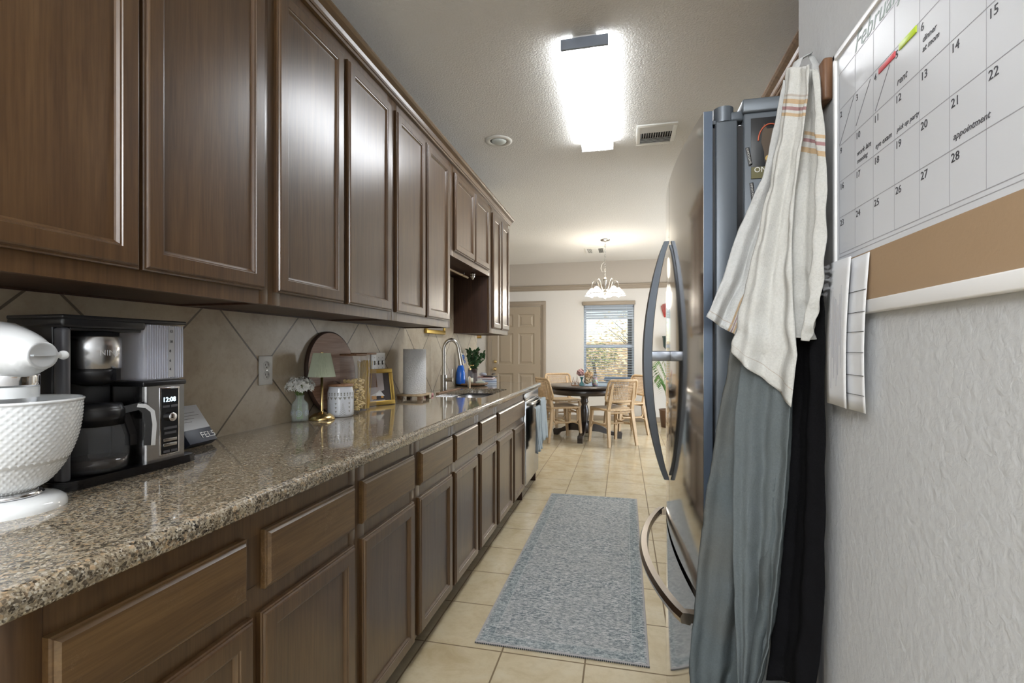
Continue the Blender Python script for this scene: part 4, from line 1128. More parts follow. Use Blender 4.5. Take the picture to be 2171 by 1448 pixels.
# --- books and boxed cards by the wall end
b1 = thing('striped_box', 'white box with navy stripes at the counter end', 'box', (-1.205, 4.33, CT), rz=R(16))
MB().box(-.066, .066, -.07, .07, 0, .040, bev=.002).build('carton', plain('pale blue card', (.62, .70, .80), .5), b1)
MB().box(-.0666, .0666, -.0706, .0706, .018, .023).build('navy_stripe', plain('navy print', (.05, .10, .25), .5), b1)
b2 = thing('recipe_book', 'red covered book lying on the striped box', 'book', (-1.235, 4.32, CT + .0405), rz=R(5))
MB().box(-.078, .078, -.075, .075, .0, .003).box(-.078, .078, -.075, .075, .015, .018).box(-.078, -.075, -.075, .075, 0, .018).build('cover', plain('red book cover', (.33, .09, .07), .5), b2)
MB().box(-.074, .074, -.072, .072, .003, .015).build('pages', 'white', b2)
b3 = thing('black_notebook', 'small black notebook with curled corners on the red book', 'book', (-1.195, 4.33, CT + .059), rz=R(-12))
MB().box(-.05, .050, -.05, .05, 0, .008, bev=.002).box(.045, .065, -.05, -.01, .006, .014, Matrix.Rotation(R(-20), 4, 'Y')).build('cover', 'black', b3)
b4 = thing('napkin_bag', 'crumpled clear bag of napkins on top of the books', 'bag', (-1.275, 4.36, CT + .059))
MB().sphere((0, 0, .020), .034, (1.1, .9, .5), 14, 8).build('bag_body', plain('milky plastic film', (.5, .54, .62), .2), b4)

# --- gold frame on the wall above the sink, rod and pendant under the short cabinet
wf = thing('wall_picture', 'small gold framed picture on the wall above the faucet', 'picture', (WL + .008, 3.44, 1.47))
fm = MB()
for y0, y1, z0, z1 in ((-.19, .19, -.13, -.10), (-.19, .19, .10, .13), (-.19, -.16, -.10, .10), (.16, .19, -.10, .10)): fm.box(0, .022, y0, y1, z0, z1, bev=.005)
fm.build('frame', 'gold', wf); MB().box(0, .010, -.162, .162, -.102, .102).build('print', plain('grey brown print', (.30, .25, .20), .4), wf)
rd = thing('wooden_rod', 'thin wooden rod hanging under the short cabinet above the sink', 'rod', (-1.215, 3.33, 1.80))
MB().cyl((0, -.39, 0), .008, .78, 14, 'y').build('rod', 'oak', rd)
for y in (-.33, .30): MB().tube([(0, y, .005), (0, y, .026)], .003, 6).build('rod_bracket', 'nickel', rd)
tag(MB().lathe([(.0001, .0), (.006, .004), (.016, .022), (.019, .038), (.017, .041), (.021, .043), (.021, .047), (.012, .052), (.012, .0585), (.0001, .0585)], (0, 0, 0), 24).build('puck_light', 'nickel', None, (-1.15, 3.645, 1.769)), 'small acorn shaped metal light under the short cabinet', 'light')

# ================================================================ RUG, CEILING, DINING
rg = NT('distressed blue grey rug')
sp = rg.new('ShaderNodeSeparateXYZ'); rg.l.new(rg.co.outputs['Object'], sp.inputs[0])
ax = rg.math('ABSOLUTE', sp.outputs[0]); ay = rg.math('ABSOLUTE', sp.outputs[1])
ex = rg.math('SUBTRACT', .351, ax); ey = rg.math('SUBTRACT', 1.077, ay); ed = rg.math('MINIMUM', ex, ey)
n1 = rg.noise(None, 3.2, 5, .7, .8); n2 = rg.noise(rg.map((1, 2.4, 1)), 60, 4, .75); n3 = rg.noise(None, 14, 4, .7, 1.5)
v1 = rg.voro(None, 55, 'SMOOTH_F1')
base_c = rg.ramp(n2, [(.38, (.09, .125, .14)), (.5, (.34, .36, .365)), (.60, (.64, .635, .62))])
base_c = rg.mix(rg.ramp(n1, [(.38, 0.), (.65, .45)]), base_c, (.42, .42, .40))
vine = rg.ramp(n3, [(.485, 0.), (.5, .5), (.515, 0.)]); base_c = rg.mix(vine, base_c, (.56, .58, .57))
rings_ = rg.ramp(v1, [(.25, 0.), (.33, 1.), (.42, 0.)])
bord = rg.ramp(rg.math('MULTIPLY', ed, 10), [(.16, 0.), (.18, 1.), (.62, 1.), (.64, 0.)])
bc = rg.mix(rings_, rg.ramp(n2, [(.35, (.045, .09, .105)), (.65, (.30, .36, .37))]), (.56, .62, .62))
base_c = rg.mix(rg.math('MULTIPLY', bord, .42), base_c, bc)
line = rg.ramp(rg.math('MULTIPLY', ed, 10), [(.62, 0.), (.65, 1.), (.69, 0.)]); base_c = rg.mix(rg.math('MULTIPLY', line, .6), base_c, (.5, .53, .53))
edge = rg.ramp(rg.math('MULTIPLY', ed, 10), [(.06, 1.), (.11, 0.)]); base_c = rg.mix(edge, base_c, (.45, .43, .42))
rg.bump(rg.noise(None, 320, 2), .6, .002)
M['rug'] = rg.set(color=base_c, rough=.95, spec=.1)
r = thing('runner_rug', 'long distressed blue grey runner rug on the tile floor', 'rug', (-.246, 3.013, 0), R(-.3))
MB().box(-.351, .351, -1.077, 1.077, .001, .007, bev=.002).build('pile', 'rug', r)
fg = MB()
for i in range(88):
    for s_ in (-1, 1): fg.box(-.35 + i * .008, -.345 + i * .008, s_ * 1.077 - .003, s_ * 1.077 + .003, .001, .006)
fg.build('edge_stitching', plain('dark edge stitching', (.06, .07, .075), .9), r)

# ---- fluorescent ceiling fixture
t_ = NT('glowing acrylic diffuser')
s3 = t_.new('ShaderNodeSeparateXYZ'); t_.l.new(t_.co.outputs['Object'], s3.inputs[0])
tubes = t_.math('ABSOLUTE', t_.math('SUBTRACT', t_.math('ABSOLUTE', s3.outputs[0]), .058))
es = t_.math('ADD', .72, t_.math('MULTIPLY', t_.ramp(tubes, [(.0, 1.), (.014, .6), (.055, 0.)]), 26.0))
es = t_.math('ADD', es, t_.math('MULTIPLY', t_.math('GREATER_THAN', t_.math('ABSOLUTE', s3.outputs[0]), .1118), 2.2))
M['diffuser'] = t_.set(color=(.8, .8, .8), emit=(.93, .96, 1.0), es=es, rough=.4)
lf_ = thing('ceiling_light', 'long white fluorescent fixture glowing on the kitchen ceiling', 'ceiling light', (-.185, 3.025, CZ), R(0))
MB().box(-.06, .06, -.63, .63, -.045, 0).build('ballast_pan', 'white', lf_)
prof = [(-.112, -.016)] + [(-.112 + .224 * i / 16, -.050 - .012 * math.sin(math.pi * i / 16)) for i in range(17)] + [(.112, -.016), (.108, -.016), (.108, -.044), (-.108, -.044), (-.108, -.016)]
MB().prism([(a, b) for a, b in prof], -.625, .625, 'y').build('diffuser', 'diffuser', lf_)
for s_, mt in ((-1, 'cap_grey'), (1, 'white')): MB().box(-.115, .115, s_ * .625, s_ * .640, -.064, -.012, bev=.002).build('end_cap', mt, lf_)
# light that leaves the open top of the fixture on each side
for sx in (-1, 1):
    lamp('AREA', 'fixture_side_glow', (-.185 + sx * .116, 3.025, CZ - .028), (0, R(-90 * sx), 0), .6, (.90, .95, 1), .022, 1.2)
# ---- recessed can light
cn_ = thing('recessed_light', 'round white recessed eyeball light in the kitchen ceiling', 'ceiling light', (-.894, 3.467, CZ))
MB().lathe([(.062, -.001), (.066, -.008), (.098, -.006), (.100, -.001)], n=40).build('trim_ring', 'vent', cn_)
MB().lathe([(.066, -.004), (.066, -.0005), (.0001, -.0005)], n=32).build('dark_recess', 'dark_slot', cn_)
MB().sphere((.004, -.004, -.003), .056, (1, 1, .35), 28, 10).build('eyeball', plain('pale lens', (.62, .66, .63), .25), cn_)
# ---- vents
def vent(x, y, w_, l_, lab, n, horiz):
    o = thing('ceiling_vent', lab, 'vent', (x, y, CZ), group=None)
    f = MB(); b = .028
    for x0, x1, y0, y1 in ((-w_ / 2, w_ / 2, -l_ / 2, -l_ / 2 + b), (-w_ / 2, w_ / 2, l_ / 2 - b, l_ / 2), (-w_ / 2, -w_ / 2 + b, -l_ / 2 + b, l_ / 2 - b), (w_ / 2 - b, w_ / 2, -l_ / 2 + b, l_ / 2 - b)): f.box(x0, x1, y0, y1, -.010, 0, bev=.002)
    f.build('frame', 'vent', o)
    MB().box(-w_ / 2 + b, w_ / 2 - b, -l_ / 2 + b, l_ / 2 - b, -.002, -.0005).build('duct_shadow', 'dark_slot', o)
    s_ = MB(); iw = w_ - 2 * b; il = l_ - 2 * b
    if horiz:   # three way register: long slats front and back, fins in the middle
        for k in range(7):
            for sg in (-1, 1): s_.box(-iw / 2, iw / 2, -.006, .006, -.0006, .0006, Matrix.Translation((0, sg * (il / 2 - .006 - k * .0135), -.007)) @ Matrix.Rotation(R(25 * sg), 4, 'X'))
        for k in range(n): s_.box(-.0006, .0006, -il / 2 + .095, il / 2 - .095, -.012, -.002, Matrix.Translation((-iw / 2 + iw * (k + .5) / n, 0, 0)) @ Matrix.Rotation(R(20), 4, 'Y'))
    else:
        for k in range(n):
            xx = -iw / 2 + iw * (k + .5) / n
            s_.box(-.0007, .0007, -il / 2, il / 2, -.010, -.002, Matrix.Translation((xx, 0, 0)) @ Matrix.Rotation(R(35 if xx < 0 else -35), 4, 'Y'))
        s_.box(-iw * .22, iw * .22, -il / 2, il / 2, -.009, -.003)
    s_.build('louvres', 'vent', o)
vent(.228, 3.60, .27, .33, 'white three way air vent in the kitchen ceiling near the fridge', 13, True)
vent(-.42, 7.61, .30, .42, 'flat white air vent in the dining ceiling behind the chandelier', 18, False)

# ---- chandelier
ch = thing('chandelier', 'brushed metal chandelier with five lit glass bell shades', 'chandelier', (-.244, 6.9, 0))
MB().lathe([(.0001, CZ - .03), (.012, CZ - .03), (.02, CZ - .022), (.062, CZ - .014), (.068, CZ - .004), (.068, CZ)], n=32).build('canopy', 'nickel', ch)
cn2 = MB(); z = CZ - .035
k = 0
while z > 2.245:
    a = 0 if k % 2 else math.pi / 2
    cn2.tube([(.009 * math.cos(q) * math.cos(a), .009 * math.cos(q) * math.sin(a), z - .018 + .021 * math.sin(q)) for q in [2 * math.pi * j / 10 for j in range(10)]], .0022, 5, True)
    z -= .034; k += 1
cn2.build('chain', 'nickel', ch)
MB().tube([(0, .004, CZ - .03), (.006, -.004, 2.6), (-.006, .004, 2.45), (-.045, .0, 2.42), (-.06, 0, 2.36), (-.04, 0, 2.31), (-.004, 0, 2.32), (0, 0, 2.24)], .002, 5).build('cord', 'white_plastic', ch)
MB().lathe([(.0001, 2.24), (.012, 2.235), (.024, 2.215), (.030, 2.20), (.026, 2.185), (.018, 2.17), (.018, 2.05), (.026, 2.035), (.030, 2.02), (.022, 1.995), (.012, 1.975), (.016, 1.965), (.008, 1.945), (.0001, 1.93)], n=24).build('stem', 'nickel', ch)
sh_ = NT('frosted glowing shade glass'); M['shade'] = sh_.set(color=(.9, .88, .84), rough=.3, emit=(1, .93, .8), es=1.3)
bb = NT('lit bulb'); M['bulb'] = bb.set(color=(1, 1, 1), emit=(1, .93, .80), es=22)
for i in range(5):
    a = R(72 * i + 20); ca, sa = math.cos(a), math.sin(a)
    def rp(r_, z): return (r_ * ca, r_ * sa, z)
    MB().tube([rp(.018, 2.07), rp(.05, 2.055), rp(.075, 2.075), rp(.07, 2.10), rp(.055, 2.095), rp(.06, 2.08)], .004, 6).tube([rp(.05, 2.056), rp(.085, 2.10), rp(.105, 2.165), rp(.145, 2.20), rp(.185, 2.175), rp(.195, 2.12), rp(.195, 2.085)], .006, 8).build('arm', 'nickel', ch)
    s_ = MB().lathe([(.018, 2.088), (.026, 2.085), (.030, 2.076), (.055, 2.05), (.082, 2.012), (.096, 1.992), (.098, 1.986)], (.195 * ca, .195 * sa, 0), 28).build('glass_shade', 'shade', ch)
    MB().lathe([(.094, 1.9985), (.0965, 1.9965), (.099, 1.990), (.0965, 1.988)], (.195 * ca, .195 * sa, 0), 28).build('shade_band', 'nickel', s_)
    MB().cyl((.195 * ca, .195 * sa, 2.04), .014, .055, 14).build('bulb_socket', 'white', ch)
    MB().sphere((.195 * ca, .195 * sa, 1.995), .030, (1, 1, 1.1), 16, 10).build('bulb', 'bulb', ch)
lamp('POINT', 'chandelier_light', (-.244, 6.9, 1.90), (0, 0, 0), 20, (1, .91, .78), .12)
lamp('POINT', 'chandelier_uplight', (-.244, 6.9, 2.33), (0, 0, 0), 2, (1, .90, .75), .14)

# ---- dining table
tb_ = thing('dining_table', 'round espresso pedestal dining table below the chandelier', 'table', (-.53, 6.88, 0))
MB().lathe([(.0001, .70), (.50, .70), (.525, .706), (.530, .714), (.525, .724), (.515, .73), (.0001, .73)], n=72).build('tabletop', 'table_dark', tb_)
MB().lathe([(.46, .70), (.47, .70), (.47, .615), (.46, .61), (.455, .70)], n=64).build('apron', 'table_dark', tb_)
MB().lathe([(.0001, .70), (.062, .70), (.066, .62), (.07, .60), (.058, .56), (.046, .54), (.050, .52), (.058, .50), (.044, .47), (.040, .45), (.052, .42), (.062, .38), (.066, .33), (.060, .28), (.048, .24), (.046, .21), (.058, .195), (.062, .18), (.062, .06), (.0001, .055)], n=36).build('pedestal', 'table_dark', tb_)
for k_, (ang, L) in enumerate(((163, .45), (0, .50), (268, .50), (90, .48))):
    pf_ = [(.03, .235), (.10, .225), (.22, .175), (.34, .105), (.42, .085), (L, .095), (L + .02, .07), (L + .01, .0), (L - .05, .0), (L - .08, .035), (.34, .05), (.20, .085), (.10, .09), (.03, .08)]
    MB().prism(pf_, -.034, .034, 'y', Matrix.Rotation(R(ang), 4, 'Z')).build('foot', 'table_dark', tb_)

# ---- cane chairs
ca_m = NT('woven cane seat')
s4 = ca_m.new('ShaderNodeSeparateXYZ'); ca_m.l.new(ca_m.co.outputs['Object'], s4.inputs[0])
wx = ca_m.math('SINE', ca_m.math('MULTIPLY', ca_m.math('ADD', s4.outputs[0], s4.outputs[1]), 210)); wy = ca_m.math('SINE', ca_m.math('MULTIPLY', ca_m.math('SUBTRACT', s4.outputs[0], s4.outputs[1]), 210))
wm = ca_m.math('MULTIPLY', wx, wy); ca_m.bump(wm, .7, .004)
M['cane'] = ca_m.set(color=ca_m.ramp(ca_m.math('ADD', ca_m.math('MULTIPLY', wm, .5), .5), [(.35, (.34, .24, .15)), (.6, (.70, .55, .36))]), rough=.55)
def make_chair():
    c = thing('dining_chair', 'x', 'chair', (0, 0, 0), group='cane dining chairs around the round table')
    # seat: rounded trapezoid
    ol = []
    for cx_, cy_, a0 in ((.165, .165, 0), (-.165, .165, 90), (-.15, -.155, 180), (.15, -.155, 270)):
        for k in range(6): a = R(a0 + 90 * k / 5); ol.append((cx_ + .06 * math.cos(a), cy_ + .06 * math.sin(a)))
    def loop(s, z): return [(x * s, y * s, z - .012 * (1 - (x / .225) ** 2) * (0 if s > .99 else 1)) for x, y in ol]
    V = loop(1, .445) + loop(1.02, .456) + loop(1, .468) + loop(.90, .470)
    n = len(ol); mb = MB().add(V, [(j * n + i, j * n + (i + 1) % n, (j + 1) * n + (i + 1) % n, (j + 1) * n + i) for j in range(3) for i in range(n)], None, True)
    mb.add(V, [tuple(range(n))]).build('seat_frame', 'rattan', c)
    Vc = loop(.90, .470) + loop(.6, .466) + loop(.2, .463)
    MB().add(Vc, [(j * n + i, j * n + (i + 1) % n, (j + 1) * n + (i + 1) % n, (j + 1) * n + i) for j in range(2) for i in range(n)] + [tuple(2 * n + i for i in range(n))], None, True).build('cane_seat', 'cane', c)
    for sx in (-1, 1):
        MB().tube([(sx * .185, .20, .445), (sx * .192, .207, .30), (sx * .205, .232, 0)], [.031, .028, .022], 4, flat=(1, .85)).build('front_leg', 'rattan', c)
        MB().tube([(sx * .205, -.252, 0), (sx * .185, -.205, .30), (sx * .175, -.185, .45), (sx * .165, -.225, .64), (sx * .155, -.262, .80)], [.023, .030, .031, .026, .019], 4, flat=(1, .85)).build('rear_leg', 'rattan', c)
        MB().tube([(sx * .193, .17, .425), (sx * .195, .185, .30), (sx * .195, .165, .265), (sx * .190, 0, .258), (sx * .188, -.150, .265), (sx * .186, -.172, .30), (sx * .184, -.165, .425)], .014, 6).tube([(sx * .198, .215, .18), (sx * .194, .185, .235), (sx * .19, .12, .257)], .009, 6).tube([(sx * .198, -.225, .18), (sx * .194, -.19, .235), (sx * .19, -.12, .257)], .009, 6).build('side_brace', 'rattan', c)
    MB().tube([(-.185, .19, .425), (0, .205, .42), (.185, .19, .425)], .014, 6).tube([(-.178, -.185, .425), (0, -.19, .42), (.178, -.185, .425)], .014, 6).tube([(-.19, 0, .258), (.19, 0, .258)], .010, 6).build('cross_rail', 'rattan', c)
    # curved cane back
    def bp_(u, v):  # u -1..1, v 0..1
        return (.215 * u, -.205 - .07 * v - .045 * (1 - u * u) + .02, .565 + .27 * v)
    per = []
    for k in range(9): per.append((-.78 + 1.56 * k / 8, 0))
    for a in range(-60, 61, 30): pass
    per = []
    cr_ = .20
    for cu, cv, a0 in ((.78, .82, 0), (-.78, .82, 90), (-.82, .20, 180), (.82, .20, 270)):
        for k in range(6): a = R(a0 + 90 * k / 5); per.append((cu + .20 * math.cos(a), cv + .19 * math.sin(a)))
    full = []
    for i in range(len(per)):
        p, q = per[i], per[(i + 1) % len(per)]; d_ = math.hypot(p[0] - q[0], p[1] - q[1]); m_ = 6 if d_ > .4 else 1
        for k in range(m_): full.append(bp_(p[0] + (q[0] - p[0]) * k / m_, p[1] + (q[1] - p[1]) * k / m_))
    MB().tube(full, .015, 8, True).build('back_frame', 'rattan', c)
    wvm = MB()
    for i in range(19):
        u = -.88 + 1.76 * i / 18; lim = .0 if abs(u) < .8 else .08
        wvm.tube([bp_(u, lim + .03 + (.95 - 2 * lim) * k / 5) for k in range(6)], .0062, 4, flat=(.4, 1))
    for j in range(13):
        v = .05 + .9 * j / 12; lim = .95 if .12 < v < .88 else .82
        wvm.tube([bp_(-lim + 2 * lim * k / 8, v) for k in range(9)], .0062, 4, flat=(1, .4))
    wvm.build('cane_back', 'rattan', c)
    return c
c0 = make_chair()
spots = [(-.14, 6.50, (-.56, .83), 'cane chair in front of the table on its right, back to the kitchen'),
         (-.85, 6.60, (.84, .55), 'cane chair on the left of the table nearest the dishwasher'),
         (-.90, 7.52, (.48, -.87), 'cane chair behind the table on the left, near the front door'),
         (.03, 7.27, (-.80, -.50), 'cane chair behind the table on the right, below the window')]
for i, (x, y, d_, lab) in enumerate(spots):
    c = c0 if i == 0 else copy_tree(c0)
    c.location = (x, y, 0); c.rotation_euler = (0, 0, math.atan2(-d_[0], d_[1])); c['label'] = lab

# ---- on the table
TT = .7305
nh = thing('napkin_holder', 'small brown triangular wooden ornament on the table, left of the flowers', 'ornament', (-.640, 6.66, TT), R(15))
MB().box(-.05, .05, -.025, .025, 0, .010, bev=.003).build('foot_board', 'lid_wood', nh)
for sx, hgt in ((-.026, .12), (.026, .135)):
    MB().tube([(sx - .024, 0, .010), (sx + .004, 0, hgt), (sx + .024, 0, .010)], .005, 6).tube([(sx - .012, 0, .06), (sx + .018, 0, .045)], .003, 6).build('triangle_loop', 'lid_wood', nh)
bv = thing('blue_vase', 'aqua glass vase with flared neck holding pink hydrangeas', 'vase', (-.555, 6.73, TT))
MB().lathe([(.0001, .0), (.034, .0), (.040, .008), (.030, .028), (.012, .055), (.010, .075), (.020, .105), (.028, .118), (.026, .118), (.008, .075), (.010, .055), (.0001, .03)], n=28).build('vase_wall', plain('aqua glass', (.10, .42, .50), .08, alpha=.6), bv)
hy = thing('pink_hydrangea', 'dusty pink hydrangea heads in the aqua vase', 'flowers', (-.565, 6.73, TT + .1))
blossoms(110, (-.01, 0, .075), .050, .017, 21, petals=4, below=-.8).build('petals', plain('dusty pink petals', (.55, .33, .33), .8), hy)
MB().tube([(.005, 0, -.02), (-.01, 0, .07)], .003, 6).build('stem', 'leaf_green', hy)
ph_ = thing('peach_hydrangea', 'larger peach hydrangea bunch with green leaves beside the pink one', 'flowers', (-.462, 6.72, TT))
pb = blossoms(120, (.0, 0, .145), .052, .019, 22, petals=4, below=-.9); pb2 = blossoms(110, (-.012, -.02, .075), .045, .018, 23, petals=4, below=-.9)
pb.v += []; pb.build('petals', plain('peach petals', (.72, .50, .30), .8), ph_); pb2.build('lower_petals', plain('cream petals', (.74, .60, .40), .8), ph_)
lv_ = MB()
for k in range(9):
    a = k * .8; lv_.add([(0, 0, 0), (.02, -.03, .02), (.0, -.07, .03), (-.02, -.03, .02)], [(0, 1, 2, 3)], Matrix.Translation((.01, 0, .17 - .012 * k)) @ Matrix.Rotation(a, 4, 'Z'))
lv_.build('leaves', 'leaf_green', ph_)
mv = thing('mosaic_jar', 'squat grey mosaic glass jar to the right of the flowers', 'jar', (-.375, 6.72, TT))
mo_ = NT('grey mosaic glass'); mc = mo_.voro(None, 70, out='Color'); M['mosaic'] = mo_.set(color=mo_.mix(.6, mc, (.30, .28, .25), 'MIX'), rough=.2)
MB().lathe([(.0001, .0), (.030, .0), (.038, .01), (.040, .05), (.034, .09), (.026, .105), (.028, .112), (.022, .112)], n=24).build('jar_wall', 'mosaic', mv)

# ---- right of the table, glimpsed past the fridge handle
wd = thing('wall_planter', 'dark teal wall planter on the far wall right of the window', 'planter', (.735, YF, 1.32))
MB().lathe([(.0001, -.13), (.02, -.13), (.04, -.10), (.085, -.04), (.095, .10), (.105, .13), (.095, .13), (.085, .10), (.0001, .09)], (0, -.10, 0), 28).build('pot', plain('dark teal glaze', (.03, .06, .06), .2), wd)
MB().box(-.10, .10, -.105, 0, -.145, -.13).build('bracket', 'white', wd)
fz = thing('red_wall_ornament', 'red striped heart shaped ornament hung high on the far wall', 'ornament', (.70, YF - .005, 1.90))
for k in range(7): MB().tube([(-.07 + .02 * k, -.012, .10 - .004 * abs(k - 3) ** 2), (-.06 + .018 * k, -.014, .0), (-.02 + .008 * k, -.012, -.13)], .006, 6).build('ribbon', plain('red ribbon', (.45, .05, .04), .6) if k == 0 else bpy.data.materials['red ribbon'], fz)
pp = thing('palm_plant', 'green palm in a dark pot by the far wall, past the fridge handle', 'plant', (.70, 8.05, 0))
MB().lathe([(.0001, 0), (.11, 0), (.14, .26), (.15, .28), (.13, .28), (.12, .24), (.0001, .24)], n=28).build('pot', plain('brown pot', (.14, .08, .05), .5), pp)
rnd = random.Random(5); pl2 = MB(); ps2 = MB()
for i in range(13):
    a = rnd.uniform(0, 6.3); L = rnd.uniform(.22, .36); H = rnd.uniform(.75, 1.15)
    P = [Vector((0, 0, .24)), Vector((.3 * L * math.cos(a), .3 * L * math.sin(a), H * .75)), Vector((.8 * L * math.cos(a), .8 * L * math.sin(a), H)), Vector((1.1 * L * math.cos(a), 1.1 * L * math.sin(a), H - .08))]
    ps2.tube(P, .004, 5)
    for k in range(12):
        t = k / 11; p = P[1].lerp(P[2], t * 1.6) if t < .625 else P[2].lerp(P[3], (t - .625) / .375)
        for s_ in (-1, 1):
            q = Matrix.Translation(p) @ Matrix.Rotation(a + s_ * 1.1, 4, 'Z') @ Matrix.Rotation(R(20), 4, 'Y')
            pl2.add([(0, 0, 0), (.06, .012, .01), (.14, 0, -.01), (.06, -.012, .01)], [(0, 1, 2, 3)], q)
pl2.build('fronds', plain('palm green', (.09, .20, .05), .5), pp); ps2.build('stems', 'leaf_green', pp)
# small gold framed print on the far wall beside the front door
ow = thing('wall_picture', 'tiny orange and gold framed print left of the front door', 'picture', (-2.61, YF, 1.535))
MB().box(-.08, .08, -.016, 0, -.10, .10, bev=.003).build('frame', 'gold', ow)
MB().box(-.06, .06, -.018, -.016, -.08, .08).build('print', plain('orange print', (.60, .35, .14), .5), ow)

# ================================================================ NEAR RIGHT WALL
# ---- calendar board
BY0, BY1, BZ0, BZ1 = .28, .957, 1.276, 1.734     # reader looks along +x, so text runs towards -y
bd = thing('calendar_board', 'large white framed dry erase calendar board with cork strip on the right wall', 'board', (WR, (BY0 + BY1) / 2, BZ0))
def wl_(mb): return mb.shift(-WR, -(BY0 + BY1) / 2, -BZ0)
wl_(MB().box(WR - .008, WR, BY0 + .005, BY1 - .005, BZ0 + .005, BZ1 - .005)).build('backing', 'white_plastic', bd)
CKZ = 1.3695
wl_(MB().box(WR - .0095, WR - .008, BY0 + .012, BY1 - .012, CKZ, BZ1 - .012)).build('whiteboard', plain('dry erase surface', (.64, .66, .70), .3), bd)
wl_(MB().box(WR - .0095, WR - .008, BY0 + .012, BY1 - .012, BZ0 + .012, CKZ)).build('cork_strip', 'cork', bd)
fm = MB().box(WR - .013, WR, BY0, BY1, BZ0, BZ0 + .020, bev=.002).box(WR - .013, WR, BY0, BY1, BZ1 - .012, BZ1, bev=.002)
fm.box(WR - .013, WR, BY0, BY0 + .012, BZ0, BZ1, bev=.002).box(WR - .013, WR, BY1 - .010, BY1, BZ0, BZ1, bev=.002)
wl_(fm).build('frame', 'white', bd)
XB = WR - .0097
cy_ = [.936 - .0575 * k for k in range(8)]          # column lines
rz_ = [1.384 + .0615 * k for k in range(6)]           # row lines
gl = MB()
for y in cy_: gl.box(XB - .0001, XB, y - .0004, y + .0004, rz_[0], rz_[5])
for z in rz_: gl.box(XB - .0001, XB, cy_[7], cy_[0], z - .0004, z + .0004)
gl.box(XB - .0001, XB, BY0 + .02, BY1 - .02, 1.3775, 1.3782)
wl_(gl).build('grid_lines', plain('grey grid print', (.38, .38, .42), .5), bd)
M['marker'] = plain('black marker', (.035, .035, .045), .5)
day = 1
for row in range(5):
    for col in range(7):
        if row == 0 and col < 6: continue
        if day > 28: break
        # one stroke style, each date in the upper left of its cell
        wl_(add_text(MB(), str(day), .0145, (XB, cy_[col] - .0025, rz_[4 - row + 1] - .0145), (0, -1, 0), (0, 0, 1), ext=.0002)).build('date_number', 'marker', bd); day += 1
hw = MB()
add_text(hw, 'February', .040, (XB, .882, 1.694), (0, -1, 0), (0, 0, 1), shear=.35, ext=.0002)
wl_(hw).build('month_heading', plain('faint green marker', (.30, .36, .35), .5), bd)
M['note_ink'] = plain('dark marker note', (.05, .05, .06), .5)
for tx, col, row, dz, s_ in (('rent', 3, 1, -.003, .014), ('work late', 1, 2, .008, .0115), ('meeting', 1, 2, -.004, .0105), ('eye exam', 2, 2, -.004, .0115), ('pick up party', 3, 2, -.004, .0095),
                             ('appointment', 5, 3, -.002, .011), ('dinner', 4, 1, .020, .0105), ('at mom', 4, 1, .008, .0105)):
    wl_(add_text(MB(), tx, s_, (XB, cy_[col] - .006, rz_[5 - row] - .060 + dz + .010), (0, -1, 0), (0, .0, 1), shear=.3, ext=.0002)).build('handwritten_note', 'note_ink', bd)
ar = MB()
for (ya, za), (yb, zb) in (((.935, 1.570), (.882, 1.628)), ((.8756, 1.5765), (.8294, 1.626)), ((.8148, 1.5707), (.7753, 1.6167))):
    ar.tube([(XB, ya, za), (XB, yb, zb)], .0006, 4)
wl_(ar).build('marker_arrows', plain('grey marker line', (.16, .16, .18), .5), bd)
hl = MB().box(XB - .0012, XB, .760, .804, 1.619, 1.627, bev=.0005)
wl_(hl).build('red_flag_sticker', plain('red sticker', (.70, .10, .12), .4), bd)
wl_(MB().box(XB - .0012, XB, .711, .751, 1.621, 1.630, bev=.0005)).build('green_flag_sticker', plain('lime sticker', (.50, .68, .04), .4), bd)
wl_(MB().box(XB - .0006, XB, .47, .510, 1.575, 1.625)).build('paper_note', plain('printed note', (.60, .60, .63), .5), bd)
wl_(MB().box(XB - .0010, XB - .0006, .475, .502, 1.588, 1.596)).build('red_note_line', plain('red sticker line', (.70, .10, .14), .4), bd)

# ---- papers pinned at the board's near-left corner
def paper(name, lab, y0, y1, z0, z1, x, mat, tilt=0, curl=.004, grp='papers pinned to the cork strip'):
    o = thing(name, lab, 'paper', (x, (y0 + y1) / 2, z1), rot=(R(tilt), 0, 0), group=grp)
    n = 12; w_ = (y1 - y0) / 2; h = z1 - z0
    vs = []; fs = []
    for j in range(n + 1):
        for i in range(7):
            u = i / 6 * 2 - 1; v = j / n
            vs.append((-curl * math.sin(v * 2.6) * 1.6 - curl * .5 * u * u * v, w_ * u, -h * v))
    fs = [(j * 7 + i, j * 7 + i + 1, (j + 1) * 7 + i + 1, (j + 1) * 7 + i) for j in range(n) for i in range(6)]
    mb = MB().add(vs, fs, None, True)
    solid(mb.build('sheet', mat, o), .0004)
    return o, h, w_, curl
pw = plain('white paper', (.72, .73, .75), .6); M['paper_white'] = pw
o, h, w_, c_ = paper('paper_sheet', 'ruled white paper sheet pinned behind the narrow list', .8226, .888, 1.125, 1.366, WR - .0135, 'paper_white')
for z in (-.055, -.088, -.118, -.150, -.185, -.215):
    v = -z / h; x = -c_ * math.sin(v * 2.6) * 1.6 - c_ * .5 * v - .0006
    MB().box(x - .0002, x + .0001, -w_ * .98, w_ * .98, z - .0004, z + .0004).build('ruled_line', 'dark_slot', o)
o, h, w_, c_ = paper('paper_sheet', 'long narrow printed list pinned over the ruled sheet', .860, .935, 1.128, 1.368, WR - .0230, 'paper_white', 1.5, .003)
pt_m = MB(); rnd = random.Random(2)
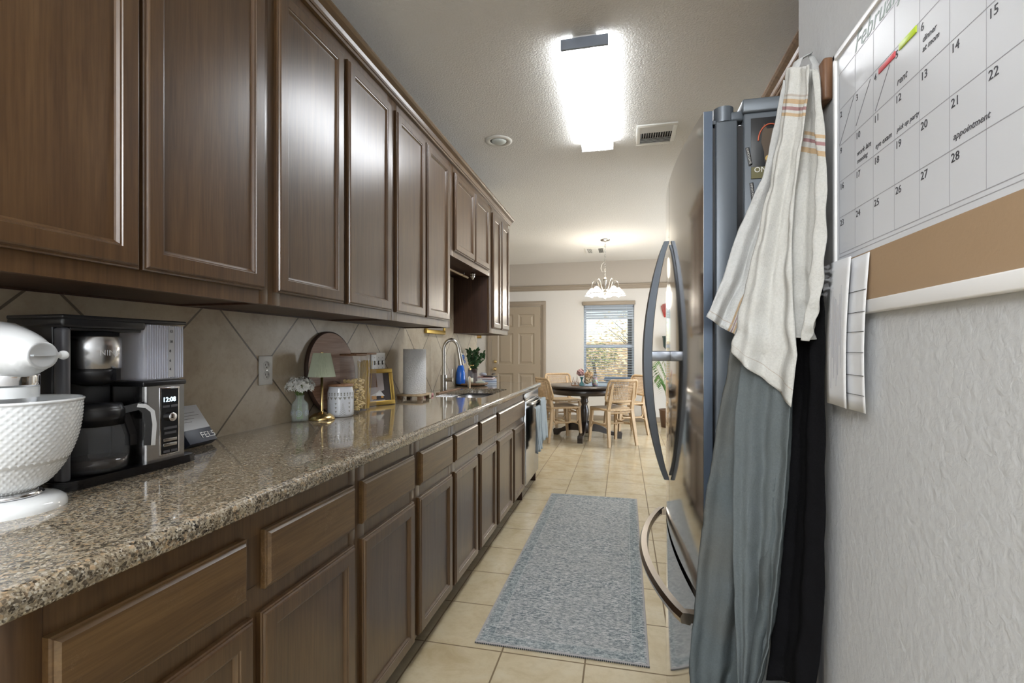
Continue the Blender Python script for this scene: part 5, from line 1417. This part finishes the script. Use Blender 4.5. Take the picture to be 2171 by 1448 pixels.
for k in range(9):
    yy = .022 - .0052 * k; z0 = rnd.uniform(-.10, -.04); z1 = rnd.uniform(-.22, -.14)
    pt_m.box(-.0062, -.0060, yy, yy + .0008, z1, z0)
pt_m.build('print_lines', plain('grey list print', (.35, .35, .40), .5), o)

# push pins along the left end of the cork
ORD = ('topmost', 'second from the top', 'third from the top', 'middle', 'fifth from the top', 'second lowest', 'lowest')
for i, (y, z) in enumerate(((.932, 1.362), (.918, 1.353), (.940, 1.346), (.922, 1.339), (.937, 1.331), (.918, 1.324), (.940, 1.316))):
    lab = 'clear push pin in the left end of the cork strip, ' + ORD[i]
    if True:
        pin = thing('push_pin', lab, 'push pin', (WR - .026, y, z), group='clear push pins on the cork strip')
        MB().lathe([(.0001, -.0155), (.0042, -.0150), (.0044, -.0135), (.0022, -.0120), (.0022, -.0055), (.0046, -.0035), (.0046, -.0015), (.0001, -.0010)], n=16, axis='x').build('grip', 'glass_thin', pin)
        MB().cyl((-.001, 0, 0), .0005, .009, 6, 'x').build('needle', 'chrome', pin)

# ---- wooden hook plaque and the hanging aprons
hk = thing('wall_hook', 'walnut wooden wall hook holding the aprons', 'hook', (WR, 1.012, 1.730))
MB().box(-.016, 0, -.026, .026, -.055, .022, bev=.004).build('plaque', 'hook_wood', hk)
MB().tube([(-.012, 0, -.012), (-.040, 0, -.014), (-.055, 0, .004)], [.006, .006, .008], 10).build('peg', 'hook_wood', hk)

DKEY = [(1440, 1.09), (1480, 1.072), (1600, 1.035), (1700, .965), (1770, .875)]
def DD(px):
    for (a, da), (b, db) in zip(DKEY, DKEY[1:]):
        if px <= b: return da + (db - da) * (px - a) / (b - a)
    return DKEY[-1][1]
def cloth(name, mat, parent, rows, n, folds, off, amp=.006, thick=.0016, origin=(0, 0, 0), sub=12):
    """rows: (yL, pxL, yR, pxR) outline of the hanging cloth read off the plan"""
    rr = []
    m = len(rows)
    for j in range((m - 1) * sub + 1):
        t = j / sub; k = min(int(t), m - 2); f = t - k
        a, b = rows[k], rows[k + 1]
        q = [a[i] + (b[i] - a[i]) * f for i in range(4)]
        am = amp * (.35 + .65 * j / ((m - 1) * sub))
        L = at(q[1], q[0], DD(q[1]) + off) - Vector(origin); Rr = at(q[3], q[2], DD(q[3]) + off) - Vector(origin)
        rr.append((L, Rr, am))
    o = sheet(rr, n, folds).build(name, mat, parent)
    tex = bpy.data.textures.new('crease', 'CLOUDS'); tex.noise_scale = .035; tex.noise_depth = 2
    dp = o.modifiers.new('creases', 'DISPLACE'); dp.texture = tex; dp.strength = .006; dp.texture_coords = 'GLOBAL'
    return solid(o, thick)
def linen(name, col, stripes, stain=None):
    t = NT(name)
    s_ = t.new('ShaderNodeSeparateXYZ'); t.l.new(t.co.outputs['UV'], s_.inputs[0])
    c = t.ramp(t.noise(None, 260, 3, .7), [(.3, tuple(k * .86 for k in col)), (.7, col)])
    n = t.noise(None, 6, 3); c = t.mix(t.ramp(n, [(.55, 0.), (.75, .25)]), c, tuple(k * .78 for k in col))
    if stain: c = t.mix(t.ramp(t.noise(None, 3.2, 2), [(.48, 0.), (.66, .5)]), c, stain)
    for ax_, a, b, cc_ in stripes:
        src = s_.outputs[0 if ax_ == 'u' else 1]
        m = t.math('MULTIPLY', t.math('GREATER_THAN', src, a), t.math('LESS_THAN', src, b))
        c = t.mix(t.math('MULTIPLY', m, .75), c, cc_)
    h = t.noise(t.map((1, 1, 1)), 420, 2); t.bump(h, .5, .0015)
    return t.set(color=c, rough=.95, spec=.05)
TAN, MAR, GRY = (.42, .27, .12), (.24, .08, .09), (.36, .31, .27)
M['linen_a'] = linen('cream linen cross stripes', (.52, .52, .50), [('v', .800, .812, TAN), ('v', .822, .834, MAR), ('v', .845, .862, TAN), ('v', .873, .882, GRY), ('v', .045, .048, GRY)])
M['linen_b'] = linen('cream linen hem stripes', (.52, .53, .53), [('u', .60, .645, TAN), ('u', .665, .685, MAR), ('u', .705, .75, TAN), ('v', .030, .034, GRY)])
M['linen_c'] = linen('cream linen edge stripes', (.50, .50, .48), [('v', .74, .755, TAN), ('v', .77, .78, MAR), ('v', .79, .80, TAN)])
M['denim'] = linen('grey blue washed canvas', (.092, .108, .114), [], (.115, .105, .088))
M['denim2'] = linen('grey blue canvas pale hem', (.115, .132, .138), [])
M['black_cloth'] = linen('black apron cloth', (.0065, .0065, .0075), [])
O1 = (.30, 1.03, 1.70)
ap = thing('cream_apron', 'cream linen apron with tan and maroon stripes on the wooden hook', 'apron', O1, group='aprons hanging on the wooden hook')
cloth('left_panel', 'linen_b', ap, [(200, 1684, 196, 1716), (300, 1664, 300, 1712), (400, 1638, 400, 1690), (500, 1588, 500, 1672), (600, 1552, 618, 1640), (676, 1514, 722, 1592)], 40, [(1.6, .1, 1), (4, .3, .25)], -.004, .014, origin=O1)
cloth('front_panel', 'linen_a', ap, [(176, 1690, 168, 1742), (240, 1684, 240, 1738), (320, 1672, 320, 1728), (420, 1650, 420, 1712), (520, 1625, 520, 1704), (640, 1594, 640, 1706), (700, 1580, 752, 1716), (746, 1569, 856, 1702)], 46, [(1.2, .0, 1), (3.3, .25, .3)], -.040, .015, origin=O1)
cloth('right_panel', 'linen_c', ap, [(176, 1728, 178, 1757), (260, 1722, 268, 1768), (360, 1714, 372, 1776), (460, 1708, 480, 1776), (560, 1702, 570, 1772), (640, 1704, 640, 1764), (690, 1712, 690, 1752), (716, 1724, 724, 1742)], 34, [(1.2, .2, 1), (2.7, .1, .4)], -.018, .014, origin=O1)
0 and cloth('pocket', 'linen_b', ap, [(392, 1634, 400, 1684), (470, 1622, 470, 1690), (520, 1640, 505, 1672), (545, 1648, 540, 1652)], 14, [(1, 0, .2)], -.047, .002, origin=O1, sub=4)
sp_ = [at(x, y, d) - Vector(O1) for x, y, d in ((1700, 190, .955), (1712, 160, .962), (1738, 146, .985), (1752, 170, .955), (1752, 230, .925), (1746, 320, .925), (1738, 430, .93), (1734, 520, .93))]
sm_ = []
for i in range(len(sp_) - 1):
    for k in range(6): sm_.append(sp_[i].lerp(sp_[i + 1], k / 6))
MB().tube(sm_, .008, 8, flat=(.25, 1.2)).build('neck_strap', 'linen_b', ap)
O2 = (.24, 1.06, 1.30)
a2 = thing('grey_blue_apron', 'long grey blue canvas apron hanging below the cream one', 'apron', O2, group='aprons hanging on the wooden hook')
cloth('skirt', 'denim', a2, [(300, 1690, 300, 1735), (500, 1640, 500, 1720), (700, 1582, 700, 1712), (820, 1556, 820, 1702), (960, 1530, 960, 1698), (1100, 1508, 1100, 1684), (1250, 1492, 1250, 1668), (1380, 1479, 1380, 1640), (1470, 1492, 1480, 1600), (1540, 1530, 1560, 1575)], 60, [(1.3, .05, 1), (2.3, .3, .6), (5, .1, .12)], .008, .024, origin=O2)
cloth('front_fold', 'denim2', a2, [(690, 1604, 690, 1708), (860, 1580, 860, 1699), (1000, 1576, 1000, 1690), (1120, 1575, 1120, 1680), (1210, 1578, 1210, 1670), (1330, 1584, 1330, 1654), (1480, 1590, 1485, 1604)], 40, [(1.1, .1, 1), (2.9, .3, .5)], -.022, .014, origin=O2)
cloth('side_flap', 'denim2', a2, [(700, 1590, 700, 1625), (815, 1553, 830, 1600), (880, 1541, 900, 1580), (905, 1533, 960, 1560)], 14, [(1.2, .2, 1)], .012, .004, origin=O2, sub=5)
O3 = (.33, 1.0, 1.30)
a3 = thing('black_apron', 'black cloth apron hanging flat against the wall beside the grey blue one', 'apron', O3, group='aprons hanging on the wooden hook')
cloth('skirt', 'black_cloth', a3, [(300, 1712, 300, 1752), (500, 1712, 500, 1762), (650, 1708, 650, 1767), (850, 1700, 850, 1768), (1000, 1690, 1000, 1768), (1150, 1678, 1150, 1767), (1290, 1662, 1290, 1764), (1404, 1649, 1425, 1748)], 46, [(1.2, .4, 1), (3.2, .1, .2)], .010, .008, origin=O3)
# broom and mop leaning in the gap behind the aprons
for nm, lab, x, y, mt, hd_ in (('broom', 'pale wooden broom handle showing under the black apron', .338, 1.085, 'oak', 'tray_wood'), ('mop', 'black mop handle showing under the black apron, next to the broom', .340, .975, 'black', 'white_plastic')):
    b_ = thing(nm, lab, nm, (x, y, 0))
    MB().cyl((0, 0, .12), .011, 1.05, 16).build('handle', mt, b_)
    MB().box(-.024, .018, -.05, .05, .07, .13, bev=.01).box(-.022, .016, -.05, .05, .0, .07).build('head', hd_, b_)
